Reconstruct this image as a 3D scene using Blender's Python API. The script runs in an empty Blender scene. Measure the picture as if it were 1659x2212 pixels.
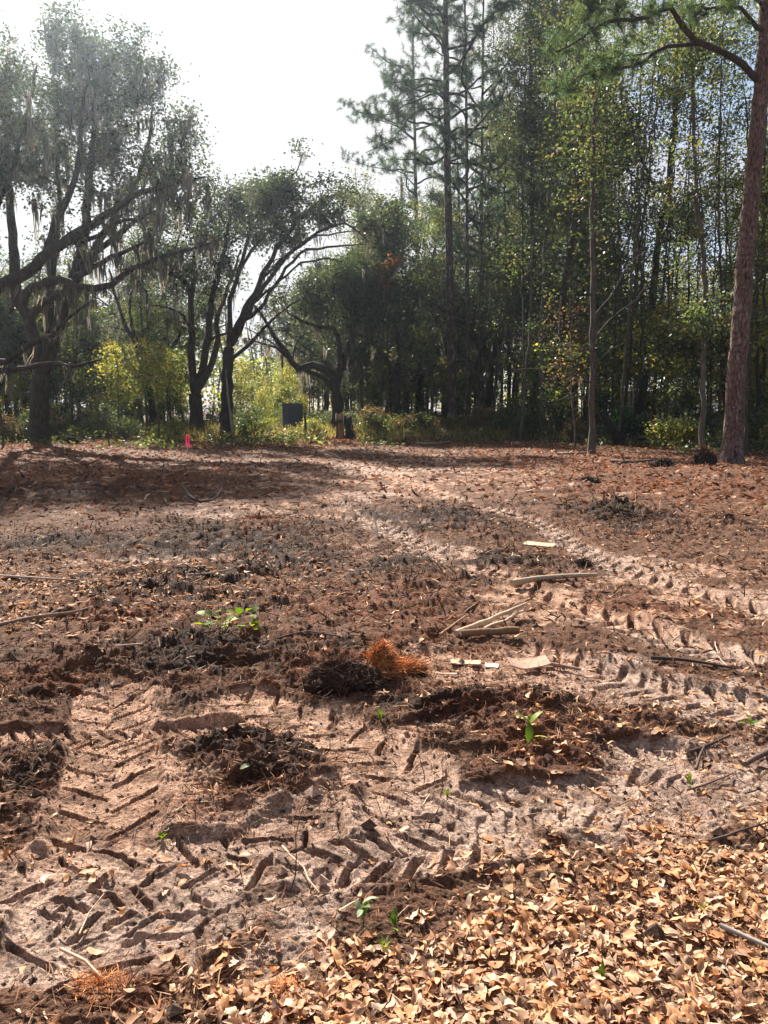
import bpy, math, random
import numpy as np
from mathutils import Vector, Matrix, Euler

R = math.radians
rng = np.random.default_rng(11)
sc = bpy.context.scene
COL = sc.collection

# ------------------------------------------------------------------ camera, sky, sun, exposure
CAM_H = 1.6
PITCH = R(7.6)
FV = 0.751                      # focal length / picture height
cam_d = bpy.data.cameras.new('camera')
cam = bpy.data.objects.new('camera', cam_d)
COL.objects.link(cam)
cam.location = (0, 0, CAM_H)
cam.rotation_euler = (R(90) - PITCH, 0, 0)
cam_d.sensor_fit = 'VERTICAL'
cam_d.sensor_height = 24
cam_d.lens = 24 * FV
cam_d.clip_start = 0.05
cam_d.clip_end = 2000
sc.camera = cam

SUN_EL, SUN_AZ = R(36), R(-23)  # azimuth from +Y, negative = to the left
sdir = Vector((math.sin(SUN_AZ) * math.cos(SUN_EL), math.cos(SUN_AZ) * math.cos(SUN_EL), math.sin(SUN_EL)))
sun_d = bpy.data.lights.new('sun', 'SUN')
sun_d.energy = 5.0
sun_d.angle = R(0.55)
sun_d.color = (1.0, 0.93, 0.83)
sun = bpy.data.objects.new('sun', sun_d)
COL.objects.link(sun)
sun.location = (-10, 20, 30)
sun.rotation_euler = sdir.to_track_quat('Z', 'Y').to_euler()

world = bpy.data.worlds.new('World')
sc.world = world
world.use_nodes = True
nt = world.node_tree
nt.nodes.clear()
wout = nt.nodes.new('ShaderNodeOutputWorld')
bg = nt.nodes.new('ShaderNodeBackground')
bg.inputs['Strength'].default_value = 0.05
sky = nt.nodes.new('ShaderNodeTexSky')
sky.sky_type = 'NISHITA'
sky.sun_disc = False
sky.sun_elevation = SUN_EL
sky.sun_rotation = SUN_AZ
sky.air_density = 1.0
sky.dust_density = 1.2
tc = nt.nodes.new('ShaderNodeTexCoord')
dotn = nt.nodes.new('ShaderNodeVectorMath'); dotn.operation = 'DOT_PRODUCT'
dotn.inputs[1].default_value = sdir
nt.links.new(tc.outputs['Generated'], dotn.inputs[0])
glow = nt.nodes.new('ShaderNodeMapRange'); glow.interpolation_type = 'SMOOTHSTEP'
glow.inputs['From Min'].default_value = 0.74
glow.inputs['From Max'].default_value = 0.90
nt.links.new(dotn.outputs['Value'], glow.inputs['Value'])
mp = nt.nodes.new('ShaderNodeMapping'); mp.inputs['Scale'].default_value = (1, 1, 2.2)
nt.links.new(tc.outputs['Generated'], mp.inputs['Vector'])
cn = nt.nodes.new('ShaderNodeTexNoise'); cn.inputs['Scale'].default_value = 4.0; cn.inputs['Detail'].default_value = 7
cn.inputs['Roughness'].default_value = 0.6
nt.links.new(mp.outputs['Vector'], cn.inputs['Vector'])
cr = nt.nodes.new('ShaderNodeMapRange'); cr.interpolation_type = 'SMOOTHSTEP'
cr.inputs['From Min'].default_value = 0.34; cr.inputs['From Max'].default_value = 0.56
cr.inputs['To Max'].default_value = 0.85
nt.links.new(cn.outputs['Fac'], cr.inputs['Value'])
mix1 = nt.nodes.new('ShaderNodeMix'); mix1.data_type = 'RGBA'
nt.links.new(cr.outputs['Result'], mix1.inputs['Factor'])
nt.links.new(sky.outputs['Color'], mix1.inputs[6])
cf = nt.nodes.new('ShaderNodeMapRange'); cf.inputs['From Min'].default_value = 0.0; cf.inputs['From Max'].default_value = 0.75
nt.links.new(dotn.outputs['Value'], cf.inputs['Value'])
cmix = nt.nodes.new('ShaderNodeMix'); cmix.data_type = 'RGBA'
cmix.inputs[6].default_value = (2.4, 2.5, 2.9, 1); cmix.inputs[7].default_value = (5.1, 4.95, 5.5, 1)
nt.links.new(cf.outputs['Result'], cmix.inputs['Factor']); nt.links.new(cmix.outputs[2], mix1.inputs[7])
mix2 = nt.nodes.new('ShaderNodeMix'); mix2.data_type = 'RGBA'
nt.links.new(glow.outputs['Result'], mix2.inputs['Factor'])
nt.links.new(mix1.outputs[2], mix2.inputs[6])
mix2.inputs[7].default_value = (5.9, 5.9, 5.9, 1)
nt.links.new(mix2.outputs[2], bg.inputs['Color'])
nt.links.new(bg.outputs[0], wout.inputs['Surface'])

sc.view_settings.view_transform = 'Standard'
sc.view_settings.look = 'None'
sc.view_settings.gamma = 1
sc.view_settings.use_curve_mapping = False
sc.view_settings.exposure = 1.68
sc.cycles.max_bounces = 5
sc.cycles.diffuse_bounces = 3
sc.cycles.glossy_bounces = 1
sc.cycles.transmission_bounces = 3
sc.cycles.caustics_reflective = False
sc.cycles.caustics_refractive = False
sc.cycles.use_denoising = True
sc.cycles.denoising_prefilter = 'ACCURATE'
sc.cycles.sample_clamp_indirect = 4

# ------------------------------------------------------------------ camera geometry (photo read at 1659 x 2212)
CP, SP = math.cos(PITCH), math.sin(PITCH)
K = 2212 * FV
def ray(px, py):
    a = (px - 829.5) / K
    b = -(py - 1106) / K
    return np.array([a, CP + b * SP, -SP + b * CP])
def at(px, py, Y):                       # the point seen at (px, py), Y metres ahead
    d = ray(px, py)
    return np.array([0, 0, CAM_H]) + d * (Y / d[1])
def gp(px, py):                          # the point of the ground seen there
    d = ray(px, py)
    p = np.array([0, 0, CAM_H]) + d * (CAM_H / -d[2])
    return p[:2]

# ------------------------------------------------------------------ noise
def _h(ix, iy, seed):
    n = (ix.astype(np.int64) * 374761393 + iy.astype(np.int64) * 668265263 + seed * 1274126177) & 0xffffffff
    n = ((n ^ (n >> 13)) * 1274126177) & 0xffffffff
    n = (n ^ (n >> 16)) & 0xffffffff
    return n.astype(np.float64) / 4294967295.0
def vnoise(x, y, seed=0):
    ix, iy = np.floor(x), np.floor(y)
    fx, fy = x - ix, y - iy
    fx = fx * fx * (3 - 2 * fx); fy = fy * fy * (3 - 2 * fy)
    a = _h(ix, iy, seed); b = _h(ix + 1, iy, seed); c = _h(ix, iy + 1, seed); d = _h(ix + 1, iy + 1, seed)
    return (a * (1 - fx) + b * fx) * (1 - fy) + (c * (1 - fx) + d * fx) * fy
def fbm(x, y, seed=0, o=4, g=0.5):
    s = 0; a = 1; t = 0
    for i in range(o):
        s = s + a * vnoise(x * 2 ** i + 17.3 * i, y * 2 ** i - 9.1 * i, seed + i); t += a; a *= g
    return s / t
def worley(x, y, seed=0, jit=0.9):
    ix, iy = np.floor(x), np.floor(y)
    f1 = np.full(x.shape, 9.0); f2 = np.full(x.shape, 9.0)
    for dx in (-1, 0, 1):
        for dy in (-1, 0, 1):
            cx, cy = ix + dx, iy + dy
            px = cx + 0.5 + jit * (_h(cx, cy, seed) - 0.5)
            py = cy + 0.5 + jit * (_h(cx, cy, seed + 5) - 0.5)
            d = np.hypot(px - x, py - y)
            f2 = np.minimum(f2, np.maximum(d, f1)); f1 = np.minimum(f1, d)
    return f1, f2
def sstep(a, b, x):
    t = np.clip((x - a) / (b - a), 0, 1)
    return t * t * (3 - 2 * t)

# ------------------------------------------------------------------ mesh helpers
def mk_mesh(name, V, faces, cols=None, smooth=False, mats=(), mat_idx=None):
    """faces: list of int arrays (n, k)"""
    me = bpy.data.meshes.new(name)
    V = np.asarray(V, dtype=np.float32).reshape(-1, 3)
    me.vertices.add(len(V)); me.vertices.foreach_set('co', V.ravel())
    faces = [np.asarray(f, dtype=np.int32) for f in faces if len(f)]
    loops = np.concatenate([f.ravel() for f in faces])
    totals = np.concatenate([np.full(len(f), f.shape[1], dtype=np.int32) for f in faces])
    starts = np.concatenate([[0], np.cumsum(totals)[:-1]]).astype(np.int32)
    me.loops.add(len(loops)); me.loops.foreach_set('vertex_index', loops)
    me.polygons.add(len(totals)); me.polygons.foreach_set('loop_start', starts)
    try: me.polygons.foreach_set('loop_total', totals)
    except Exception: pass
    me.polygons.foreach_set('use_smooth', np.full(len(totals), smooth, dtype=bool))
    if mat_idx is not None: me.polygons.foreach_set('material_index', np.asarray(mat_idx, dtype=np.int32))
    if cols is not None:
        ca = me.color_attributes.new('Col', 'FLOAT_COLOR', 'POINT')
        c = np.ones((len(V), 4), dtype=np.float32); c[:, :3] = cols
        ca.data.foreach_set('color', c.ravel())
    for m in mats: me.materials.append(m)
    me.update(calc_edges=True)
    return me
def tag(o, label=None, cat=None, group=None, kind=None):
    if label: o['label'] = label
    if cat: o['category'] = cat
    if group: o['group'] = group
    if kind: o['kind'] = kind
    return o
def obj(name, me, parent=None, loc=(0, 0, 0), rot=(0, 0, 0)):
    o = bpy.data.objects.new(name, me); COL.objects.link(o)
    o.location = loc; o.rotation_euler = rot
    if parent: o.parent = parent
    return o
def empty(name, loc, rz=0):
    o = bpy.data.objects.new(name, None); COL.objects.link(o)
    o.empty_display_size = 0.3
    o.location = loc; o.rotation_euler = (0, 0, rz)
    return o
def copy_tree(root, loc, rz, scale=1.0):
    r = root.copy(); COL.objects.link(r)
    r.location = loc; r.rotation_euler = (0, 0, rz)
    r.scale = (scale, scale, scale) if not hasattr(scale, '__len__') else scale
    for ch in root.children:
        c = ch.copy(); COL.objects.link(c); c.parent = r
        for g in ch.children:
            d = g.copy(); COL.objects.link(d); d.parent = c
    return r
class MB:
    def __init__(s): s.V = []; s.F = {}; s.C = []; s.n = 0
    def add(s, V, F, col):
        V = np.asarray(V, float).reshape(-1, 3); F = np.asarray(F, int)
        s.V.append(V); s.F.setdefault(F.shape[1], []).append(F + s.n)
        c = np.asarray(col, float)
        s.C.append(np.broadcast_to(c, (len(V), 3)) if c.ndim == 1 else c)
        s.n += len(V)
    def mesh(s, name, mats, smooth=False):
        return mk_mesh(name, np.concatenate(s.V), [np.concatenate(f) for f in s.F.values()], np.concatenate(s.C), smooth, mats)
def tube(mb, P, r, k=7, col=(0.1, 0.08, 0.06), cap=True, lump=0.0):
    P = np.asarray(P, float); n = len(P); r = np.broadcast_to(np.asarray(r, float), (n,))
    T = np.gradient(P, axis=0); T /= np.linalg.norm(T, axis=1)[:, None] + 1e-9
    ref = np.array([0.31, 0.95, 0.05]) if abs(T[:, 1]).mean() < 0.8 else np.array([0.95, 0.1, 0.2])
    A = np.cross(T, ref); A /= np.linalg.norm(A, axis=1)[:, None] + 1e-9
    B = np.cross(T, A)
    th = np.arange(k) * 2 * np.pi / k
    rr = r[:, None] * (1 + lump * (rng.random((n, k)) - 0.5))
    V = P[:, None, :] + rr[:, :, None] * (np.cos(th)[None, :, None] * A[:, None, :] + np.sin(th)[None, :, None] * B[:, None, :])
    i = np.arange(n - 1)[:, None] * k; j = np.arange(k)[None, :]; j2 = (j + 1) % k
    F = np.stack([i + j, i + j2, i + k + j2, i + k + j], -1).reshape(-1, 4)
    mb.add(V.reshape(-1, 3), F, col)
    if cap:
        mb.add(np.vstack([V[0], P[:1]]), [[(q + 1) % k, q, k] for q in range(k)], col)
        mb.add(np.vstack([V[-1], P[-1:]]), [[q, (q + 1) % k, k] for q in range(k)], col)
def resample(P, step, wob=0.0):
    P = np.asarray(P, float)
    # catmull-rom smooth then even steps
    Q = np.vstack([2 * P[0] - P[1], P, 2 * P[-1] - P[-2]])
    out = []
    for i in range(1, len(Q) - 2):
        t = np.linspace(0, 1, 10, endpoint=False)[:, None]
        p0, p1, p2, p3 = Q[i - 1], Q[i], Q[i + 1], Q[i + 2]
        out.append(0.5 * (2 * p1 + (p2 - p0) * t + (2 * p0 - 5 * p1 + 4 * p2 - p3) * t * t + (3 * p1 - p0 - 3 * p2 + p3) * t ** 3))
    out.append(P[-1:]); C = np.vstack(out)
    d = np.concatenate([[0], np.cumsum(np.linalg.norm(np.diff(C, axis=0), axis=1))])
    m = max(3, int(d[-1] / step) + 1); s = np.linspace(0, d[-1], m)
    Z = np.stack([np.interp(s, d, C[:, q]) for q in range(3)], 1)
    if wob:
        w = rng.normal(0, wob, (m, 3)); w[0] = 0; w[-1] = 0
        Z += w
    return Z

# ------------------------------------------------------------------ materials
def new_mat(name):
    m = bpy.data.materials.new(name); m.use_nodes = True
    m.node_tree.nodes.clear()
    return m, m.node_tree.nodes, m.node_tree.links
def leaf_mat(name, trans=0.4, gloss=0.06, rough=0.4, tint=(1.25, 1.2, 0.7)):
    m, N, L = new_mat(name)
    out = N.new('ShaderNodeOutputMaterial')
    at_ = N.new('ShaderNodeAttribute'); at_.attribute_name = 'Col'
    di = N.new('ShaderNodeBsdfDiffuse'); tr = N.new('ShaderNodeBsdfTranslucent'); gl = N.new('ShaderNodeBsdfGlossy')
    gl.inputs['Roughness'].default_value = rough
    mul = N.new('ShaderNodeMix'); mul.data_type = 'RGBA'; mul.blend_type = 'MULTIPLY'; mul.inputs['Factor'].default_value = 1
    mul.inputs[7].default_value = (*tint, 1)
    L.new(at_.outputs['Color'], di.inputs['Color']); L.new(at_.outputs['Color'], mul.inputs[6])
    L.new(mul.outputs[2], tr.inputs['Color'])
    m1 = N.new('ShaderNodeMixShader'); m1.inputs['Fac'].default_value = trans
    L.new(di.outputs[0], m1.inputs[1]); L.new(tr.outputs[0], m1.inputs[2])
    m2 = N.new('ShaderNodeMixShader'); m2.inputs['Fac'].default_value = gloss
    L.new(m1.outputs[0], m2.inputs[1]); L.new(gl.outputs[0], m2.inputs[2])
    L.new(m2.outputs[0], out.inputs['Surface'])
    return m
def rough_mat(name, scale=20, bump=0.4, var=0.5, dist=0.02, rough=0.95, stretch=(1, 1, 1), detail=6, spec=0.2):
    """attribute colour times a broken-up noise, with relief"""
    m, N, L = new_mat(name)
    out = N.new('ShaderNodeOutputMaterial'); p = N.new('ShaderNodeBsdfPrincipled')
    p.inputs['Roughness'].default_value = rough
    p.inputs['Specular IOR Level'].default_value = spec
    at_ = N.new('ShaderNodeAttribute'); at_.attribute_name = 'Col'
    tc = N.new('ShaderNodeTexCoord'); mp = N.new('ShaderNodeMapping'); mp.inputs['Scale'].default_value = stretch
    L.new(tc.outputs['Object'], mp.inputs['Vector'])
    n = N.new('ShaderNodeTexNoise'); n.inputs['Scale'].default_value = scale; n.inputs['Detail'].default_value = detail
    n.inputs['Roughness'].default_value = 0.65
    L.new(mp.outputs['Vector'], n.inputs['Vector'])
    mr = N.new('ShaderNodeMapRange'); mr.inputs['From Min'].default_value = 0.3; mr.inputs['From Max'].default_value = 0.7
    mr.inputs['To Min'].default_value = 1 - var; mr.inputs['To Max'].default_value = 1 + var
    L.new(n.outputs['Fac'], mr.inputs['Value'])
    mul = N.new('ShaderNodeVectorMath'); mul.operation = 'SCALE'
    L.new(at_.outputs['Color'], mul.inputs[0]); L.new(mr.outputs['Result'], mul.inputs['Scale'])
    L.new(mul.outputs[0], p.inputs['Base Color'])
    b = N.new('ShaderNodeBump'); b.inputs['Strength'].default_value = bump; b.inputs['Distance'].default_value = dist
    L.new(n.outputs['Fac'], b.inputs['Height']); L.new(b.outputs[0], p.inputs['Normal'])
    L.new(p.outputs[0], out.inputs['Surface'])
    return m
M_leaf = leaf_mat('oak_leaves', 0.42, 0.05, 0.45, (1.7, 1.75, 1.05))
M_leaf2 = leaf_mat('broad_leaves', 0.52, 0.05, 0.45, (2.2, 2.15, 1.05))
M_needle = leaf_mat('pine_needles', 0.45, 0.05, 0.4, (1.8, 1.9, 1.2))
M_moss = leaf_mat('spanish_moss_strands', 0.45, 0.0, 0.6, (1.5, 1.4, 1.2))
M_dead = leaf_mat('dead_leaves', 0.22, 0.02, 0.55, (1.3, 0.95, 0.6))
M_green = leaf_mat('seedling_leaves', 0.45, 0.02, 0.5, (1.5, 1.5, 0.35))
M_bark = rough_mat('oak_bark', 9, 0.8, 0.55, 0.05, stretch=(1, 1, 0.35))
M_pbark = rough_mat('pine_bark', 14, 0.5, 0.4, 0.02, stretch=(1, 1, 0.6))
M_stick = rough_mat('stick_wood', 40, 0.4, 0.3, 0.004)
M_clod = rough_mat('loose_soil', 60, 0.8, 0.5, 0.01)

def ground_material():
    m, N, L = new_mat('ground_soil')
    out = N.new('ShaderNodeOutputMaterial'); p = N.new('ShaderNodeBsdfPrincipled')
    p.inputs['Roughness'].default_value = 0.92; p.inputs['Specular IOR Level'].default_value = 0.15
    at_ = N.new('ShaderNodeAttribute'); at_.attribute_name = 'Col'
    tc = N.new('ShaderNodeTexCoord')
    def noise(s, d, r=0.6):
        n = N.new('ShaderNodeTexNoise'); n.inputs['Scale'].default_value = s; n.inputs['Detail'].default_value = d
        n.inputs['Roughness'].default_value = r
        L.new(tc.outputs['Object'], n.inputs['Vector']); return n
    n1 = noise(9, 8, 0.7); n2 = noise(55, 6, 0.7); n3 = noise(240, 3)
    def rngn(n, a, b, lo, hi):
        mr = N.new('ShaderNodeMapRange'); mr.inputs['From Min'].default_value = a; mr.inputs['From Max'].default_value = b
        mr.inputs['To Min'].default_value = lo; mr.inputs['To Max'].default_value = hi
        L.new(n.outputs['Fac'], mr.inputs['Value']); return mr
    a = rngn(n1, 0.38, 0.62, 0.62, 1.25); b = rngn(n2, 0.38, 0.62, 0.60, 1.25)
    mm = N.new('ShaderNodeMath'); mm.operation = 'MULTIPLY'
    L.new(a.outputs[0], mm.inputs[0]); L.new(b.outputs[0], mm.inputs[1])
    n4 = noise(120, 5, 0.75); sp = rngn(n4, 0.40, 0.50, 0.38, 1.0); mq = N.new('ShaderNodeMath'); mq.operation = 'MULTIPLY'
    L.new(mm.outputs[0], mq.inputs[0]); L.new(sp.outputs[0], mq.inputs[1])
    sc_ = N.new('ShaderNodeVectorMath'); sc_.operation = 'SCALE'
    L.new(at_.outputs['Color'], sc_.inputs[0]); L.new(mq.outputs[0], sc_.inputs['Scale'])
    L.new(sc_.outputs[0], p.inputs['Base Color'])
    b1 = N.new('ShaderNodeBump'); b1.inputs['Strength'].default_value = 0.9; b1.inputs['Distance'].default_value = 0.025
    L.new(n2.outputs['Fac'], b1.inputs['Height'])
    b2 = N.new('ShaderNodeBump'); b2.inputs['Strength'].default_value = 0.7; b2.inputs['Distance'].default_value = 0.008
    L.new(n3.outputs['Fac'], b2.inputs['Height']); L.new(b1.outputs[0], b2.inputs['Normal'])
    L.new(b2.outputs[0], p.inputs['Normal'])
    L.new(p.outputs[0], out.inputs['Surface'])
    return m
M_ground = ground_material()

# ------------------------------------------------------------------ the ground: relief and tyre tracks
def gpath(pts): return np.array([gp(*q) for q in pts])
# (view path, half width, pitch, groove share, depth, chevron lean)
TRACKS = [
 ([(780,1130),(900,1180),(1010,1230),(1130,1280),(1330,1350),(1690,1450)], .24, .24, .3, .07, .9),
 ([(1000,1090),(1130,1130),(1270,1200),(1420,1260),(1720,1350)], .22, .24, .3, .065, .9),
 ([(520,975),(640,1030),(700,1080),(760,1130)], .26, .3, .3, .07, .9),
 ([(680,970),(850,1035),(1000,1090)], .26, .3, .3, .07, .9),
 ([(560,1080),(640,1110),(800,1130),(960,1135)], .22, .24, .26, .045, .9),
 ([(120,1215),(260,1212),(420,1208),(560,1215)], .2, .2, .24, .04, .9),
 ([(1080,1395),(1250,1440),(1420,1490),(1720,1560)], .24, .15, .3, .028, .5),
 ([(1250,1640),(1450,1650),(1600,1700),(1750,1790)], .22, .11, .4, .02, .4),
 ([(480,1500),(590,1540),(690,1565),(760,1610),(860,1660),(890,1740),(850,1850)], .2, .2, .13, .034, .75),
 ([(240,1470),(240,1600),(240,1720),(225,1850),(170,2000),(60,2230)], .2, .2, .13, .034, .75),
 ([(-120,1602),(120,1602),(300,1596),(480,1590),(640,1575)], .12, .09, .28, .032, .9),
 ([(830,1598),(900,1583),(1000,1570),(1080,1540)], .11, .095, .34, .042, .9),
 ([(-60,1900),(150,1900),(330,1860),(520,1865),(640,1800),(760,1730)], .17, .19, .14, .034, .8),
 ([(40,2010),(250,1958),(450,1965),(560,1930)], .13, .1, .28, .032, .8),
 ([(600,1905),(720,1862),(850,1850),(960,1830),(1100,1790)], .15, .12, .32, .045, .8),
 ([(880,1790),(1000,1760),(1180,1730),(1400,1740)], .2, .13, .3, .016, .5),
 ([(230,2200),(330,2060),(430,1990),(520,1950)], .14, .12, .25, .026, .7),
]
TR = []
for pts, w, pitch, share, dep, lean in TRACKS:
    Q = resample(np.c_[gpath(pts), np.zeros(len(pts))], 0.12)[:, :2]
    s = np.concatenate([[0], np.cumsum(np.linalg.norm(np.diff(Q, axis=0), axis=1))])
    TR.append((Q, s, w, pitch, share, dep, lean))
# mounds of pushed-up soil: view x, view y, width px, length (m) in depth, height
MOUNDS = [(80,1560,130,.24,.034),(500,1548,130,.17,.06),(560,1640,110,.12,.045),(350,1415,130,.2,.06),(230,1495,90,.16,.05),
 (740,1470,110,.22,.05),(1000,1540,160,.2,.04),(640,1705,120,.12,.05),(470,1640,120,.10,.035),(1330,1120,90,.5,.16),(1565,1138,45,.4,.16),
 (1255,1058,45,.6,.14),(1010,1250,150,.4,.06),(870,1215,80,.3,.05),(130,1425,110,.25,.05),(600,1145,110,.6,.06),(360,1130,90,.5,.05),
 (100,1180,160,.5,.05),(1330,1030,240,.9,.08),(1560,1030,200,.9,.2),(1600,1060,150,.7,.12),(60,1700,140,.2,.035),(700,1840,90,.07,.03),(420,2090,130,.10,.02),(250,1040,120,.9,.1),
 (560,1225,160,.3,.05),(1060,1600,160,.18,.035),(1160,1560,150,.2,.03),(720,1300,200,.4,.05),(950,1330,150,.3,.06),(200,1310,100,.3,.04),(1390,1330,150,.3,.05)]
def mound_params():
    out = []
    for px, py, w, dl, hgt in MOUNDS:
        c = gp(px, py); dist = math.hypot(*c)
        out.append((c, w / K * dist * 1.1, dl * 1.45, hgt * .62))
    return out
MP = mound_params()
HOLES = [(20,1830,60,.08,.05),(1130,1445,60,.05,.02),(560,2080,90,.10,.03),(230,1515,60,.08,.04),(330,1440,60,.1,.04)]
HP = [(gp(a, b), c / K * math.hypot(*gp(a, b)), d, e) for a, b, c, d, e in HOLES]
# pale sandy patches, red-brown patches
SAND = [(250,1800,180,180),(280,1545,110,50),(560,1545,120,60),(380,1590,340,34),(150,1610,200,34),(800,1760,220,130),(880,1650,120,90),(1080,1830,260,60),
 (1300,1790,260,70),(1530,1700,200,90),(1250,1470,230,60),(1480,1520,220,60),(1620,1500,120,50),(600,2060,110,80),(700,1560,100,50),(850,1020,330,40),(700,1060,260,40),
 (560,1100,200,40),(950,1200,200,30),(1150,1290,160,22),(1350,1240,300,40),(1600,1300,200,60),(420,1010,160,20),(1300,1340,220,20),(450,1960,260,60),(130,1960,160,70),
 (980,1450,180,40),(330,1215,160,14),(240,1090,60,22),(1560,1620,180,40),(900,1850,200,50),(650,1880,150,60),(200,1900,200,90),(480,1850,200,60)]
RED = [(850,1330,330,90),(700,1450,150,60),(600,1480,230,30),(250,1340,220,35),(1080,1420,200,40),(1150,1560,240,70),(1200,1620,260,60),(120,1480,160,40),
 (500,1740,180,60),(300,2130,240,80),(620,2150,70,60),(560,1145,80,20),(1300,1000,500,20),(1450,1060,300,40),(300,1030,400,30),(1430,1320,200,40),(950,1500,100,40)]
DARK = [(420,1180,420,60),(150,1180,200,50),(350,1270,300,60),(600,1220,260,50),(880,1240,180,50),(500,1420,420,60),(100,1500,180,50),(760,1460,120,50),(1000,1540,200,50),
 (500,1640,240,40),(60,1700,110,80),(950,1130,260,40),(1330,1120,160,40),(1120,1220,150,30),(600,1700,160,40),(100,1060,300,30)]
def blobmask(L, x, y):
    m = np.zeros(x.shape)
    for px, py, rx, ry in L:
        c = gp(px, py); dist = math.hypot(c[0], c[1])
        sx = rx / K * dist
        y0 = gp(px, min(py + ry, 2600))[1]; y1 = gp(px, max(py - ry, 925))[1]
        sy = max(abs(y1 - y0) / 2, 0.05); cy = (y0 + y1) / 2 * 0.5 + c[1] * 0.5
        d = ((x - c[0]) / sx) ** 2 + ((y - cy) / sy) ** 2
        m = np.maximum(m, np.exp(-d * 0.9))
    return m
def track_field(x, y):
    """pressed weight, tread relief, edge ridge"""
    W = np.zeros(x.shape); T = np.zeros(x.shape); E = np.zeros(x.shape); S = np.zeros(x.shape)
    for ti, (Q, s, w, pitch, share, dep, lean) in enumerate(TR):
        lo = Q.min(0) - w * 2.2; hi = Q.max(0) + w * 2.2
        idx = np.nonzero((x > lo[0]) & (x < hi[0]) & (y > lo[1]) & (y < hi[1]))[0]
        if not len(idx): continue
        px, py = x[idx], y[idx]
        best = np.full(len(idx), 1e9); bs = np.zeros(len(idx)); bt = np.zeros(len(idx))
        for i in range(len(Q) - 1):
            a = Q[i]; d = Q[i + 1] - a; L2 = d @ d; L = math.sqrt(L2)
            rx, ry = px - a[0], py - a[1]
            u = np.clip((rx * d[0] + ry * d[1]) / L2, 0, 1)
            ex, ey = rx - u * d[0], ry - u * d[1]
            dd = np.hypot(ex, ey); m = dd < best
            best[m] = dd[m]; bs[m] = (s[i] + u * L)[m]
            bt[m] = (dd * np.sign(rx * d[1] - ry * d[0]))[m]
        wob = 0.02 * (vnoise(bs * 3, bs * 0 + ti, 40 + ti) - 0.5)
        t = (bt + wob) / w
        wear = sstep(0.18, 0.48, fbm(px * 1.1 + 5 * ti, py * 1.1, 70 + ti, 3))
        if ti >= 8: wear = np.maximum(wear, 0.75)
        ends = sstep(0, 0.25, bs) * sstep(0, 0.25, s[-1] - bs)
        win = sstep(1.12, 0.9, np.abs(t)) * ends * sstep(0.0, 0.6, wear)
        ph = bs / pitch + lean * np.abs(t) * (w / pitch) + np.where(t < 0, 0.5, 0.0)
        ph = ph + 0.16 * (vnoise(px * 9, py * 9, 90 + ti) - 0.5)
        fr = ph - np.floor(ph); dd = np.abs(fr - 0.5) * 2
        g = sstep(share * 1.35, share * 0.75, dd) * sstep(0.03, 0.12, np.abs(t)) * sstep(1.0, 0.88, np.abs(t))
        strength = wear * (0.65 + 0.7 * vnoise(px * 4, py * 5, 9 + ti))
        lip = sstep(share * 3.0, share * 1.4, dd) * (1 - sstep(share * 1.35, share * 1.0, dd)) * strength
        tr = -dep * g * strength + 0.25 * dep * lip
        Wi = W[idx]; m = win > 0
        T[idx] = T[idx] * (1 - win) + tr * win * sstep(0, .3, wear)
        W[idx] = np.maximum(Wi, win)
        S[idx] = np.maximum(S[idx], sstep(2.0, 0.9, np.abs(t)) * ends * sstep(0.0, 0.6, wear))
        E[idx] = np.maximum(E[idx] * (1 - win), np.exp(-((np.abs(t) - 1.22) / 0.16) ** 2) * ends * wear)
    return W, T, E, S
def cover_edge(x, y):      # 1 where the undisturbed leaf mat begins (near right)
    a = gp(430, 2280); b = gp(1000, 1930); c = gp(1720, 1745)
    ex = fbm(x * 2.2, y * 2.2, 33, 4) - 0.5
    # signed distance below the polyline a-b-c
    def below(p, q):
        nx, ny = (q[1] - p[1]), -(q[0] - p[0]); L = math.hypot(nx, ny)
        return ((x - p[0]) * nx + (y - p[1]) * ny) / L
    d = np.where(x < b[0], below(a, b), below(b, c))
    return sstep(-0.30, 0.38, d + ex * 0.75)
def edge_y(x):             # where the clearing ends and the woods begin
    return 35 + 3 * np.sin(x * 0.25) - np.clip((x - 4), 0, 20) * 0.85 - np.clip((-x - 6), 0, 20) * 0.25
def fields(x, y):
    W, T, E, S = track_field(x, y)
    sand = blobmask(SAND, x, y); red = blobmask(RED, x, y); dark = blobmask(DARK, x, y)
    mat = cover_edge(x, y)
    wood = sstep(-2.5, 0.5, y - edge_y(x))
    brk = fbm(x * 1.6, y * 1.6, 3, 5, 0.6) - 0.5
    sand = np.clip(sand * (1 - .25 * sstep(5, 9, y)) + 0.75 * W, 0, 1.2)
    fine = fbm(x * 5, y * 6, 93, 4, .65) - .5
    s = sstep(0.40, 0.66, sand + brk * 1.3 + fine * 1.3 * (1 - .5 * W) - 0.45 * dark * (1 - W))
    return W, T, E, S, s, red, dark, mat, wood, brk
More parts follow.
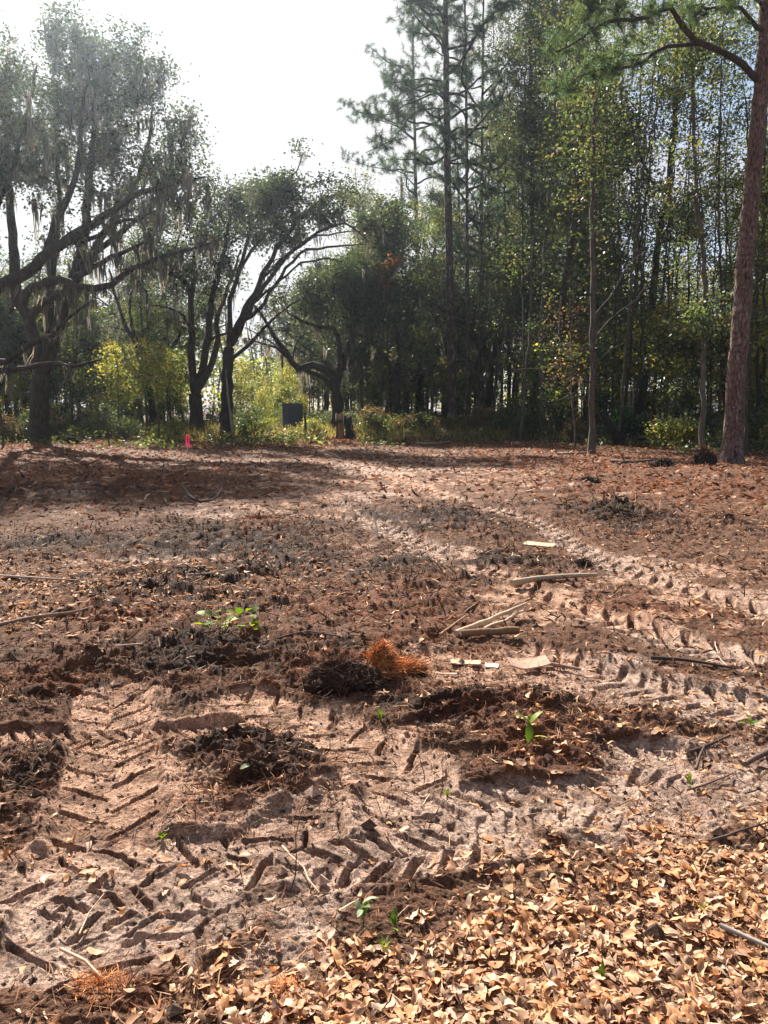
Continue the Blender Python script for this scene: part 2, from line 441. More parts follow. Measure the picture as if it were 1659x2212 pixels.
def height(x, y, F=None):
    if F is None: F = fields(x, y)
    W, T, E, S, s, red, dark, mat, wood, brk = F
    z = 0.14 * (fbm(x * 0.16, y * 0.16, 1, 3) - 0.5) * sstep(3, 12, y) + 0.05 * (fbm(x * 0.9, y * 0.9, 2, 3) - 0.5)
    wx = x + 0.06 * (vnoise(x * 6, y * 6, 50) - 0.5); wy = y + 0.06 * (vnoise(x * 6, y * 6, 51) - 0.5)
    mnd = 0
    for c, sx, sy, hgt in MP:
        q = ((wx - c[0]) / sx) ** 2 + ((wy - c[1]) / sy) ** 2
        near = q < 9
        mnd = mnd + hgt * np.exp(-q * 1.3) * (0.6 + 0.9 * brk + 0.5)
    for c, sx, sy, hgt in HP:
        q = ((wx - c[0]) / sx) ** 2 + ((wy - c[1]) / sy) ** 2
        mnd = mnd - hgt * np.exp(-q * 1.5)
    z = z + mnd * (1 - 0.35 * S)
    rough = (1 + np.clip(mnd * 5, 0, .4) * (1 - W)) * (1 - 0.55 * W - 0.30 * S) * (1 - 0.42 * s * (1 - 0.5 * dark)) * (1 - 0.6 * mat) * (0.35 + 1.25 * fbm(x * .9 + 7, y * 1.5, 88, 3)) * (0.55 + 0.75 * dark + 0.25 * red)
    far = 1 + 0.35 * sstep(4, 12, y)
    f1, _ = worley(wx * 9, wy * 12, 5); c1 = np.clip(1 - f1 * 1.25, 0, 1)
    gate = sstep(0.45, 0.7, fbm(x * 2.6, y * 3.4, 21, 3))
    f2, _ = worley(wx * 26, wy * 30, 6); c2 = np.clip(1 - f2 * 1.3, 0, 1)
    crumb = fbm(wx * 3.2, wy * 8, 8, 6, 0.64) - 0.5
    rid = 1 - np.abs(2 * fbm(wx * 3.5, wy * 10, 12, 5, 0.6) - 1) * 2.4
    nearer = 1 - .65 * sstep(3.5, 6, y)
    z = z + rough * far * (0.13 * crumb + (0.030 * c1 * gate + 0.016 * c2 * (0.3 + gate)) * nearer + 0.030 * np.clip(rid, 0, 1))
    z = z + (0.026 * (fbm(x * 16, y * 20, 15, 4, 0.7) - 0.5)) * (1 - 0.4 * W) + 0.008 * (fbm(x * 55, y * 55, 16, 2) - 0.5) + 0.02 * (fbm(x * 4, y * 5, 77, 3) - .5) * W
    z = z + T * 1.0 - 0.018 * W + 0.022 * E * (0.4 + fbm(x * 6, y * 6, 18, 2)) * (1 - W)
    z = z + 0.1 * wood * (fbm(x * 0.7, y * 0.7, 19, 3) - 0.3)
    return z
def gcol(x, y, F):
    W, T, E, S, s, red, dark, mat, wood, brk = F
    n = fbm(x * 3.2, y * 4.2, 25, 4, 0.6); n2 = fbm(x * 9, y * 11, 26, 3, 0.6)
    soil = np.array([0.17, 0.083, 0.048]); drk = np.array([0.058, 0.034, 0.024]); rd = np.array([0.19, 0.072, 0.034])
    snd = np.array([0.58, 0.345, 0.232]); snd2 = np.array([0.52, 0.365, 0.285]); lit = np.array([0.36, 0.20, 0.115]); wd = np.array([0.10, 0.055, 0.035]); sunlit_grs = np.array([.30, .27, .10])
    c = soil[None] + 0 * x[:, None]
    def lay(c, k, m): return c * (1 - m[:, None]) + k[None] * m[:, None]
    c = lay(c, np.array([0.165, 0.09, 0.057]), sstep(0.5, 0.75, n))
    c = lay(c, drk, sstep(0.35, 0.75, dark * 0.75 + (n - 0.5) + 0.25 * (n2 - .5)))
    c = lay(c, rd, np.clip(sstep(0.35, 0.8, red * 0.8 + 1.3 * (n2 - 0.5)), 0, 0.85))
    k = sstep(0.3, 0.6, fbm(x * 0.5, y * 0.5, 29, 2))
    sc_ = snd[None] * (1 - k[:, None]) + snd2[None] * k[:, None]
    m = (s * (0.95 - 0.6 * sstep(0.46, 0.66, n2)))[:, None]
    c = c * (1 - m) + sc_ * m
    c = lay(c, lit, 0.8 * mat); c = lay(c, wd, 0.85 * wood); c = lay(c, sunlit_grs, .8 * wood * np.exp(-(((x + 9.5) / 4) ** 2 + ((y - 64) / 12) ** 2)))  # last layer: pale grass patch with the glade's sunlight put into its colour
    return c
EXTRA = []
def build_ground():
    ys = [1.68]
    while ys[-1] < 5.2: ys.append(ys[-1] + 1.0 * ys[-1] ** 2 / (CAM_H * 769))
    while ys[-1] < 46: ys.append(ys[-1] * 1.0066)
    while ys[-1] < 900: ys.append(ys[-1] * 1.12)
    ys = np.array([-60, -20, -8, -3, -1, 0, 0.5, 0.9, 1.15, 1.3, 1.4, 1.48, 1.54, 1.6, 1.64] + ys)
    u0 = np.linspace(-0.535, 0.535, 590)
    side = 0.545 + 0.004 * np.cumsum(1.28 ** np.arange(24))
    u = np.concatenate([-side[::-1], u0, side])
    sy = np.maximum(ys, 0) + 0.35 + 40 * (ys < 0.9) * 0 
    sy = np.where(ys < 1.1, 1.5 + (1.1 - ys) * 0.6, sy)
    X = u[None, :] * sy[:, None]; Y = np.broadcast_to(ys[:, None], X.shape)
    x = X.ravel(); y = Y.ravel().copy()
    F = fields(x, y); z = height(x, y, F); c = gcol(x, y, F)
    fade = sstep(70, 100, np.hypot(x, y))
    z = z * (1 - fade)
    nr, ncn = X.shape
    i = np.arange(nr - 1)[:, None] * ncn; j = np.arange(ncn - 1)[None, :]
    f = np.stack([i + j, i + j + 1, i + ncn + j + 1, i + ncn + j], -1).reshape(-1, 4)
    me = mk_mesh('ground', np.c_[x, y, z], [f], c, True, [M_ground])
    g = obj('ground', me); tag(g, 'churned sandy soil of a cleared lot pressed with tyre tracks', None, None, 'structure')
    return g
ground = build_ground()
def hz(x, y):
    x = np.atleast_1d(np.asarray(x, float)); y = np.atleast_1d(np.asarray(y, float))
    return height(x, y)
def gz(px, py):
    p = gp(px, py); return np.array([p[0], p[1], float(hz(p[0], p[1])[0])])

# ------------------------------------------------------------------ tree kit
DENS = 1.05; CL = 1.55
def leaves(mb, C, n_each, sig, size, pal, flat=0.8, asp=0.5, dirs=None, cvar=0.25):
    n_each = int(n_each * DENS * CL); size = size * 1.42
    """C: clump centres; scatter rhombic leaves"""
    N = len(C); ne = n_each
    c = np.repeat(C, ne, axis=0) + rng.normal(0, 1, (N * ne, 3)) * (np.array([sig, sig, sig * flat]))
    a = rng.normal(0, 1, (N * ne, 3)); a[:, 2] *= 0.6; a /= np.linalg.norm(a, axis=1)[:, None]
    b = np.cross(a, rng.normal(0, 1, (N * ne, 3))); b /= np.linalg.norm(b, axis=1)[:, None] + 1e-9
    L = size * (0.6 + 0.8 * rng.random((N * ne, 1)))
    V = np.stack([c - a * L * 0.5, c + b * L * asp * 0.5, c + a * L * 0.5, c - b * L * asp * 0.5], 1).reshape(-1, 3)
    F = np.arange(N * ne * 4).reshape(-1, 4)
    pal = np.asarray(pal); pc = pal[rng.integers(0, len(pal), N)]
    pc = pc * (1 + cvar * rng.normal(0, 1, (N, 1)).clip(-2, 2))
    pc = np.repeat(pc, ne, axis=0)
    odd = rng.random(len(pc)) < 0.12
    pc[odd] = pal[rng.integers(0, len(pal), odd.sum())] * 1.3
    pc = np.clip(pc * (0.8 + 0.4 * rng.random((len(pc), 1))), 0.004, 1)
    mb.add(V, F, np.repeat(pc, 4, axis=0))
def needles(mb, C, D, n_each, L, w, pal):
    """pine tufts: blades fanning forward from the twig tip"""
    N = len(C)
    c = np.repeat(C, n_each, axis=0); d = np.repeat(D, n_each, axis=0)
    v = rng.normal(0, 1, c.shape); v /= np.linalg.norm(v, axis=1)[:, None]
    v = v + d * 0.55; v /= np.linalg.norm(v, axis=1)[:, None]
    s = np.cross(v, rng.normal(0, 1, c.shape)); s /= np.linalg.norm(s, axis=1)[:, None] + 1e-9
    LL = L * (0.7 + 0.5 * rng.random((len(c), 1)))
    c0 = c - d * (rng.random((len(c), 1)) * L * 0.8)
    droop = np.zeros_like(v); droop[:, 2] = -0.12 * L
    V = np.stack([c0 + s * w, c0 - s * w, c0 + v * LL + droop], 1).reshape(-1, 3)
    pal = np.asarray(pal); pc = np.repeat(pal[rng.integers(0, len(pal), N)], n_each, axis=0) * (0.7 + 0.6 * rng.random((len(c), 1)))
    mb.add(V, np.arange(len(c) * 3).reshape(-1, 3), np.repeat(pc, 3, axis=0))
def moss(mb, C, strands=12, Lm=0.9, spread=0.16, w=0.02):
    N = len(C)
    cl = np.repeat(Lm * (0.2 + 1.1 * rng.random(N) ** 2.2), strands)
    c = np.repeat(C, strands, axis=0); c = c + rng.normal(0, 1, c.shape) * np.array([spread, spread, 0.04]) * np.repeat(.4 + rng.random(N), strands)[:, None]
    L = cl * (0.3 + 0.8 * rng.random(len(c)))
    th = rng.random(len(c)) * np.pi; s = np.stack([np.cos(th), np.sin(th), 0 * th], 1)
    pts = []
    off = np.zeros_like(c)
    for k, f in enumerate((0, 0.35, 0.7, 1.0)):
        p = c.copy(); p[:, 2] -= L * f
        p += off; off = off + (rng.normal(0, 0.035, c.shape) - .25 * (c - np.repeat(C, strands, axis=0))) * np.array([1, 1, 0])
        ww = w * (0.6, 1.0, 0.75, 0.12)[k]
        pts += [p - s * ww, p + s * ww]
    V = np.stack(pts, 1).reshape(-1, 3)
    b = np.arange(len(c))[:, None] * 8
    F = np.concatenate([b + np.array([[0, 1, 3, 2]]) + 2 * k for k in range(3)])
    base = np.array([[0.15, 0.145, 0.13], [0.20, 0.19, 0.17], [0.11, 0.11, 0.098], [0.15, 0.135, 0.115]])
    pc = np.repeat(base[rng.integers(0, 4, N)], strands, axis=0) * (0.75 + 0.5 * rng.random((len(c), 1)))
    mb.add(V, F, np.repeat(pc, 8, axis=0))
def edges_tubes(mb, A, B, ra, rb, k=4, col=(0.05, 0.042, 0.035)):
    T = B - A; T /= np.linalg.norm(T, axis=1)[:, None] + 1e-9
    ref = np.where(np.abs(T[:, 2:3]) > 0.9, np.array([[1., 0, 0]]), np.array([[0, 0, 1.]]))
    U = np.cross(T, ref); U /= np.linalg.norm(U, axis=1)[:, None] + 1e-9
    W = np.cross(T, U)
    th = np.arange(k) * 2 * np.pi / k
    ring = np.cos(th)[None, :, None] * U[:, None, :] + np.sin(th)[None, :, None] * W[:, None, :]
    V = np.concatenate([A[:, None] + ra[:, None, None] * ring, B[:, None] + rb[:, None, None] * ring], 1).reshape(-1, 3)
    b = np.arange(len(A))[:, None, None] * 2 * k; j = np.arange(k)
    F = (b + np.stack([j, (j + 1) % k, k + (j + 1) % k, k + j], 1)[None]).reshape(-1, 4)
    mb.add(V, F, np.asarray(col, float))
def in_blobs(blobs, n, gap=0.0, seed=0, gs=0.5):
    """clump centres in ellipsoids (cx,cy,cz,rx,ry,rz,weight), with noise gaps; shell-biased"""
    w = np.array([b[6] * (b[3] * b[4] * b[5]) ** 0.8 if len(b) > 6 else (b[3] * b[4] * b[5]) ** 0.8 for b in blobs]); w /= w.sum()
    out = []
    cnt = 0
    while cnt < n:
        k = rng.choice(len(blobs), n * 2, p=w)
        B = np.array([b[:6] for b in blobs])[k]
        v = rng.normal(0, 1, (len(k), 3)); v /= np.linalg.norm(v, axis=1)[:, None]
        r = rng.random(len(k)) ** 0.42
        p = B[:, :3] + v * r[:, None] * B[:, 3:6]
        if gap > 0:
            nn = vnoise(p[:, 0] * gs + 3.1 * p[:, 1] * gs * 0.3, p[:, 2] * gs + p[:, 1] * gs * 0.7, seed)
            p = p[nn > gap]
        out.append(p); cnt += len(p)
    return np.concatenate(out)[:n]
def grow(limbs, targets, step=0.45, tip=0.008, up=0.15, jit=0.05, bias=0.0, powr=0.5, twist=1.0):
    """limbs: list of (pts(n,3), r0, r1). returns limb tubes list, edge arrays, chain tip dirs"""
    P = []; Rl = []; lim = []
    for pts, r0, r1 in limbs:
        Z = resample(pts, step, jit * 0.6 if len(pts) > 2 else jit * 0.4)
        r = np.linspace(r0, r1, len(Z)) if r1 >= 0 else None
        t = np.linspace(0, 1, len(Z)); r = r1 + (r0 - r1) * (1 - t) ** 0.8
        lim.append((Z, r)); P.append(Z); Rl.append(r)
    P = np.concatenate(P); Rl = np.concatenate(Rl); n0 = len(P)
    cap = n0 + len(targets) * 14 + 10
    N = np.zeros((cap, 3)); N[:n0] = P; par = np.full(cap, -1); n = n0
    pen = np.zeros(cap)
    thick = Rl > Rl.max() * 0.72
    pen[:n0][thick] = 0.8
    d0 = np.array([np.min(np.linalg.norm(P - t, axis=1)) for t in targets]) if len(targets) else np.zeros(0)
    tips = []; dirs = []; tipn = []
    for ti in np.argsort(d0):
        t = targets[ti]
        d = np.linalg.norm(N[:n] - t, axis=1)
        low = np.clip(N[:n, 2] - t[2], 0, None) * bias
        i = int(np.argmin(d + low + pen[:n])); L = d[i]
        if L < 0.05: continue
        k = max(1, min(13, int(math.ceil(L / step))))
        a = N[i]
        dd = t - a
        mid = a + dd * 0.5 + np.array([0, 0, up * L]) * twist + rng.normal(0, 0.07 * L, 3)
        s = (np.arange(1, k + 1) / k)[:, None]
        path = (1 - s) ** 2 * a + 2 * s * (1 - s) * mid + s ** 2 * t
        if k > 1: path[:-1] += rng.normal(0, jit, (k - 1, 3))
        N[n:n + k] = path; par[n] = i; par[n + 1:n + k] = np.arange(n, n + k - 1); n += k
        tips.append(t); v = path[-1] - (path[-2] if k > 1 else a); dirs.append(v / (np.linalg.norm(v) + 1e-9)); tipn.append(n - 1)
    cnt = np.zeros(n); cnt[tipn] = 1
    for i in range(n - 1, n0 - 1, -1):
        if par[i] >= 0: cnt[par[i]] += cnt[i]
    e = np.arange(n0, n); A = N[par[e]]; B = N[e]
    rb = tip * cnt[e] ** powr; ra = tip * np.where(par[e] < n0, cnt[e], cnt[par[e]]) ** powr
    ra = np.where(par[e] < n0, np.minimum(ra, Rl[np.clip(par[e], 0, n0 - 1)] * 0.95), ra); 
    rb = np.minimum(rb, ra)
    return lim, (A, B, ra, rb), np.array(tips), np.array(dirs), N[:n], n0
BARK = np.array([0.052, 0.043, 0.036])
def trunk_mesh(name, lim, E, col=BARK, mat=None, k=8, flare=True, ke=4, thin_col=None):
    mb = MB(); base_z = min(l[0][0][2] for l in lim)
    for Z, r in lim:
        r = np.array(r)
        if flare and Z[0][2] < base_z + 0.3:
            r = r * (1 + 0.45 * np.exp(-(Z[:, 2] - Z[0][2]) / 0.5))
        kk = k if r[0] > 0.09 else 6
        cc = np.asarray(col) * (0.85 + 0.3 * rng.random())
        tube(mb, Z, r, kk, cc, True, 0.12)
    if E is not None and len(E[0]): edges_tubes(mb, *E, k=ke, col=thin_col if thin_col is not None else np.asarray(col) * 1.05)
    return mb.mesh(name, [mat or M_bark], True)
OAKP = [[0.030, 0.046, 0.025], [0.040, 0.057, 0.030], [0.054, 0.068, 0.033], [0.026, 0.038, 0.024], [0.075, 0.085, 0.045]]
MIXP = [[0.042, 0.060, 0.026], [0.058, 0.076, 0.032], [0.080, 0.09, 0.038], [0.030, 0.046, 0.024], [0.090, 0.078, 0.036], [0.024, 0.038, 0.022]]
YELP = [[0.12, 0.14, 0.035], [0.17, 0.16, 0.04], [0.09, 0.12, 0.035], [0.22, 0.18, 0.05]]
BRNP = [[0.10, 0.055, 0.034], [0.07, 0.04, 0.028], [0.13, 0.075, 0.048]]
PINP = [[0.036, 0.056, 0.036], [0.048, 0.070, 0.042], [0.030, 0.046, 0.032]]
def tree(name, label, cat, base, limbs, blobs, ncl, nl, size=0.11, pal=OAKP, sig=0.34, gap=0.35, mossn=0, mossL=0.9, group=None,
         bark=BARK, step=0.45, tip=0.008, up=0.12, mat=None, leafm=None, flat=0.75, asp=0.55, bias=0.3, moss_w=0.02, barkm=None, seed=1, extra_clumps=None, powr=0.5):
    base = np.asarray(base, float)
    T = in_blobs(blobs, max(8, int(ncl / CL)), min(.53, gap + .16), seed, 0.6) if ncl else np.zeros((0, 3))
    lim, E, tips, dirs, nodes, n0 = grow(limbs, T, step, tip, up, bias=bias, powr=powr)
    root = empty(name, base); tag(root, label, cat, group)
    lim2 = [(Z - base, r) for Z, r in lim]; E2 = (E[0] - base, E[1] - base, E[2], E[3])
    obj('trunk', trunk_mesh(name + '_trunk', lim2, E2, bark, barkm), root)
    if ncl:
        mb = MB(); leaves(mb, tips - base, nl, sig, size, pal, flat, asp)
        if extra_clumps: 
            for (C, n_, s_, sz_, p_) in extra_clumps: leaves(mb, np.asarray(C) - base, n_, s_, sz_, p_, flat, asp)
        obj('crown', mb.mesh(name + '_crown', [leafm or M_leaf]), root)
    if mossn:
        w = np.ones(len(nodes)); w[:n0] = 1.6
        z0 = nodes[:, 2] - base[2]; w[:n0][np.concatenate([r for _, r in lim]) > .23] = 0; w *= np.clip((z0 - 2.6) / 2.5, 0, 1) * np.clip(1.3 - (z0 - z0.min()) / (z0.max() - z0.min()), 0.12, 1)
        mossn = int(mossn * 1.5); pick = rng.choice(len(nodes), mossn, p=w / w.sum())
        mb = MB(); moss(mb, nodes[pick] - base, 11, mossL, 0.14, moss_w)
        obj('hanging_moss', mb.mesh(name + '_moss', [M_moss]), root)['kind'] = 'stuff'
    return root
def L3(pts, Y, dY=None):
    """a limb drawn through view points at forward distance Y (list or number)"""
    n = len(pts); Ys = np.linspace(Y[0], Y[1], n) if hasattr(Y, '__len__') else np.full(n, Y)
    return np.array([at(p[0], p[1], yy) for p, yy in zip(pts, Ys)])
def B3(px, py, rx, ry, Y, rY, w=1.0):
    c = at(px, py, Y); s = Y / K
    return (c[0], c[1], c[2], rx * s, rY, ry * s, w)
def base_at(px, py):
    p = gp(px, py); return np.array([p[0], p[1], float(hz(p[0], p[1])[0]) - 0.05])
def at_base(b): return b[1]

# ------------------------------------------------------------------ the leaning live oaks on the left
def limb(pts, Y, r0, r1): return (L3(pts, Y), r0, r1)
def build_oaks():
    # nearest oak, its trunk left of the frame, limbs reaching in
    b = np.array([at(-210, 900, 29)[0], 29.0, 0.0]); b[2] = float(hz(b[0], b[1])[0]) - 0.1
    fork = L3([(-190, 860), (-150, 760)], 29)
    t0 = np.vstack([b, fork])
    limbs = [(t0, 0.55, 0.42),
      (np.vstack([t0[-1], L3([(-70,670),(0,618),(47,598),(94,558),(140,518),(219,474),(281,427),(344,405),(444,382)], (29, 27))]), 0.30, 0.03),
      limb([(94,560),(128,464),(156,405),(172,340),(175,250),(195,160)], (29, 29), 0.15, 0.03),
      (np.vstack([t0[-1], L3([(-90,750),(0,780),(62,749),(116,718),(162,674),(200,650)], (29, 27))]), 0.16, 0.03),
      (np.vstack([t0[1], L3([(-80,815),(0,800),(47,796),(109,785),(172,789),(219,776)], (29, 27))]), 0.17, 0.03),
      limb([(140,520),(190,520),(250,480),(300,470),(340,455)], (29, 26), 0.10, 0.02),
      (np.vstack([t0[-1], L3([(-120,560),(-90,420),(-40,300),(-10,200)], (29, 31))]), 0.26, 0.04),
      (np.vstack([t0[-1], L3([(-80,600),(-20,470),(25,370),(60,250),(80,140)], (29, 31))]), 0.18, 0.03)]
    blobs = [B3(-60,300,150,200,30,4), B3(60,330,80,90,30,2.5,.8), B3(150,250,70,90,30,2.5), B3(300,350,90,40,28,2,.7), B3(380,400,60,35,27,1.5,.5),
             B3(190,500,120,40,28,2,.35), B3(60,470,90,60,29,2,.6), B3(-30,180,90,120,30,3,.8), B3(-150,500,120,150,29,4,.6)]
    tree('live_oak', 'nearest live oak, its mossy limbs reaching in from beyond the left edge', 'tree', b, limbs, blobs, 460, 44, 0.09,
         mossn=230, mossL=1.15, seed=3, sig=0.3)
    # big many-stemmed oak
    b = base_at(86, 958); Y = b[1]
    f = L3([(86,900),(90,808)], Y)
    limbs = [(np.vstack([b, f]), 0.44, 0.40),
      (np.vstack([f[-1], L3([(64,692),(37,640),(28,520),(20,380),(10,250)], Y)]), 0.32, 0.06),
      (np.vstack([f[-1], L3([(103,767),(134,674),(150,620),(172,565),(185,470),(200,330),(205,200)], Y)]), 0.34, 0.06),
      limb([(103,767),(109,714),(106,642),(122,520),(128,430),(120,330)], Y, 0.22, 0.05),
      limb([(62,690),(95,655),(131,627),(200,577),(281,539),(328,514)], (Y, Y-3), 0.22, 0.04),
      limb([(50,660),(58,630),(90,612),(131,602),(172,621),(234,617),(281,583),(375,549),(456,524)], (Y, Y-4), 0.22, 0.04),
      limb([(150,620),(190,560),(240,480),(290,400),(320,310),(330,230)], (Y, Y+1), 0.18, 0.04),
      limb([(172,565),(240,520),(330,440),(380,360),(400,270)], (Y, Y+1), 0.15, 0.03)]
    blobs = [B3(140,130,95,85,Y,3.2), B3(200,190,120,90,Y,3), B3(295,180,85,90,Y,3), B3(60,230,110,90,Y,3), B3(380,230,50,75,Y,2), B3(150,330,150,80,Y,3.5), B3(330,320,110,80,Y,3),
             B3(30,380,110,80,Y,3), B3(390,420,70,60,Y-1,2,.7), B3(250,440,150,50,Y-1,3,.5), B3(380,520,90,40,Y-3,2,.5), B3(60,560,110,60,Y,3,.4),B3(140,70,40,40,Y,2,.8)]
    tree('live_oak', 'massive many-stemmed live oak behind the left clearing edge, tallest dark crown on the left', 'tree', b, limbs, blobs, 760, 42, 0.105, mossn=330, mossL=1.5, seed=5, sig=0.33, moss_w=0.03, gap=.33)
    # slim leaning oak
    b = base_at(331, 940); Y = b[1]
    limbs = [(np.vstack([b, L3([(328,880),(319,830),(297,752),(269,699),(250,636),(235,580)], (Y, Y-1))]), 0.2, 0.05),
             limb([(325,862),(316,777),(294,733),(262,712),(234,705)], (Y, Y-1), 0.11, 0.02),
             limb([(297,752),(280,660),(300,600),(310,560)], Y, 0.1, 0.03)]
    blobs = [B3(240,600,70,50,Y,2,.8), B3(300,570,60,40,Y,2,.8), B3(220,690,40,25,Y,1,.4)]
    tree('live_oak', 'slim dark oak leaning left between the massive oak and the flagged stake', 'tree', b, limbs, blobs, 110, 36, 0.1, mossn=60, mossL=1.2, seed=6)
    # multi-stem oak
    b = base_at(425, 948); Y = b[1] + 1; b = np.array([at(425, 900, Y)[0], Y, 0]); b[2] = float(hz(b[0], b[1])[0]) - 0.05
    f = at(422, 850, Y)
    limbs = [(np.vstack([b, f]), 0.40, 0.34),
      (np.vstack([f, L3([(416,800),(412,658),(403,617),(370,590),(312,578),(260,585)], (Y, Y-2))]), 0.24, 0.04),
      (np.vstack([f, L3([(437,799),(453,700),(458,640),(480,560),(500,450),(505,400)], Y)]), 0.24, 0.04),
      (np.vstack([f, L3([(455,790),(470,740),(468,690),(500,600),(520,540)], (Y, Y+2))]), 0.22, 0.04),
      limb([(437,770),(455,735),(490,718),(530,690)], (Y, Y+1), 0.12, 0.02),
      limb([(414,720),(395,680),(360,665),(320,660)], Y, 0.10, 0.02),
      limb([(412,660),(420,560),(440,480),(470,400)], Y, 0.15, 0.03)]
    blobs = [B3(470,430,60,60,Y,3), B3(400,480,90,60,Y,3), B3(330,560,80,45,Y-1,2,.8), B3(540,430,60,50,Y,2.5), B3(500,560,70,60,Y,2,.6), B3(420,600,100,50,Y,2,.5), B3(520,370,25,45,Y,1.5,.7),B3(560,480,50,40,Y,2,.7)]
    tree('live_oak', 'live oak forking low into several upright stems just left of the arching oak', 'tree', b, limbs, blobs, 430, 42, 0.11, mossn=130, mossL=1.2, seed=7)
    # arching oak
    b = base_at(490, 955); Y = b[1]
    f = L3([(490,900),(490,846),(495,752)], Y)
    q = lambda pts, y1, r0, r1=0.025: limb(pts, (Y, Y + y1), r0, r1)
    limbs = [(np.vstack([b, f]), 0.33, 0.25),
      q([(495,752),(498,658),(501,636),(513,596),(535,520),(545,480),(573,445),(590,410)], 0.5, .15),
      q([(497,740),(523,683),(560,611),(592,549),(623,502),(654,464),(685,440),(732,417),(779,420)], -1, .16),
      q([(500,745),(520,710),(545,658),(591,589),(638,539),(701,495),(748,483),(795,520)], -2, .14),
      q([(530,690),(560,668),(617,580),(654,545),(716,533),(791,527)], -2, .10),
      q([(494,790),(512,765),(548,733),(575,705),(598,686),(629,658),(650,645)], 1, .11),
      q([(513,596),(545,539),(601,480),(640,440),(670,400),(700,390)], 1, .09),
      q([(560,611),(610,560),(660,520),(720,505),(770,500)], 0, .08),
      q([(545,658),(600,610),(650,570),(700,560),(740,565)], -2, .07),
      q([(535,520),(560,470),(600,420),(640,370),(655,330)], 1, .06)]
    blobs = [B3(700,400,75,30,Y,2), B3(755,400,35,25,Y,1.5), B3(640,430,70,40,Y,2,.8), B3(590,430,60,36,Y,2.4,.5), B3(645,350,18,40,Y+1,1,.6), B3(730,460,60,30,Y-1,2,.5), B3(770,510,45,22,Y-2,1.5,.7), B3(800,470,40,30,Y,1.5,.7), B3(790,430,35,25,Y,1.2,.6), B3(640,700,45,30,Y-1,1.5,.3),
             B3(690,540,80,25,Y-2,2,.4), B3(600,500,70,35,Y,2,.3), B3(560,390,25,35,Y,1.5,.8), B3(620,600,60,30,Y-1,1.5,.25)]
    tree('live_oak', 'oak right of the flagged stake with a fan of limbs arching to the right', 'tree', b, limbs, blobs, 380, 34, 0.10, mossn=110, mossL=0.9, seed=8, sig=0.28, up=0.05)
    # reclining oak in the middle
    Y = 46.0; b = np.array([at(728, 900, Y)[0], Y, 0.0]); b[2] = float(hz(b[0], b[1])[0]) - 0.05
    limbs = [(np.vstack([b, L3([(726,846),(716,808),(679,789),(641,795),(616,761),(585,714),(566,683),(540,650)], (Y, Y-2))]), 0.34, 0.04),
      limb([(716,840),(700,815),(660,800),(632,783),(600,752),(560,738),(529,730)], (Y, Y-2), 0.15, 0.03),
      limb([(726,846),(735,790),(726,717),(685,705),(640,690),(622,677),(600,650)], (Y, Y-1), 0.2, 0.03),
      limb([(735,790),(760,720),(770,650),(760,590)], Y, 0.2, 0.04),
      limb([(630,785),(640,740),(660,720)], Y, 0.08, 0.02)]
    blobs = [B3(720,620,80,50,Y,3), B3(650,640,60,40,Y,2.5,.7), B3(780,600,70,50,Y,3), B3(740,700,90,45,Y,2.5,.5), B3(600,670,50,35,Y,2,.4)]
    tree('live_oak', 'low reclining oak behind the twin stump, its crooked limbs trailing left with moss', 'tree', b, limbs, blobs, 430, 42, 0.12, mossn=100, mossL=1.3, seed=9, moss_w=0.028, pal=OAKP + MIXP[:3])
    Y = 48.0; b = np.array([at(858, 900, Y)[0], Y, 0.0]); b[2] = float(hz(b[0], b[1])[0]) - 0.05
    limbs = [(np.vstack([b, L3([(857,836),(841,789),(810,745),(773,720),(745,700)], (Y, Y-2))]), 0.28, 0.04),
      limb([(857,836),(862,760),(850,690),(830,600),(820,520)], Y, 0.22, 0.04),
      limb([(862,760),(880,700),(905,640)], Y, 0.15, 0.04),
      limb([(850,690),(800,640),(770,620)], (Y, Y-1), 0.12, 0.03),]
    blobs = [B3(830,560,80,60,Y,3), B3(860,660,80,60,Y,3), B3(800,700,70,50,Y-1,3,.8), B3(880,760,70,50,Y,2.5,.7), B3(840,480,60,40,Y,2.5,.8), B3(820,790,60,40,Y,2,.5)]
    tree('live_oak', 'dark mossy oak filling the shade between the twin stump and the two tall pines', 'tree', b, limbs, blobs, 480, 42, 0.13, pal=OAKP + MIXP + [[.11, .12, .05]], mossn=90, mossL=1.2, seed=10, moss_w=0.028)
build_oaks()

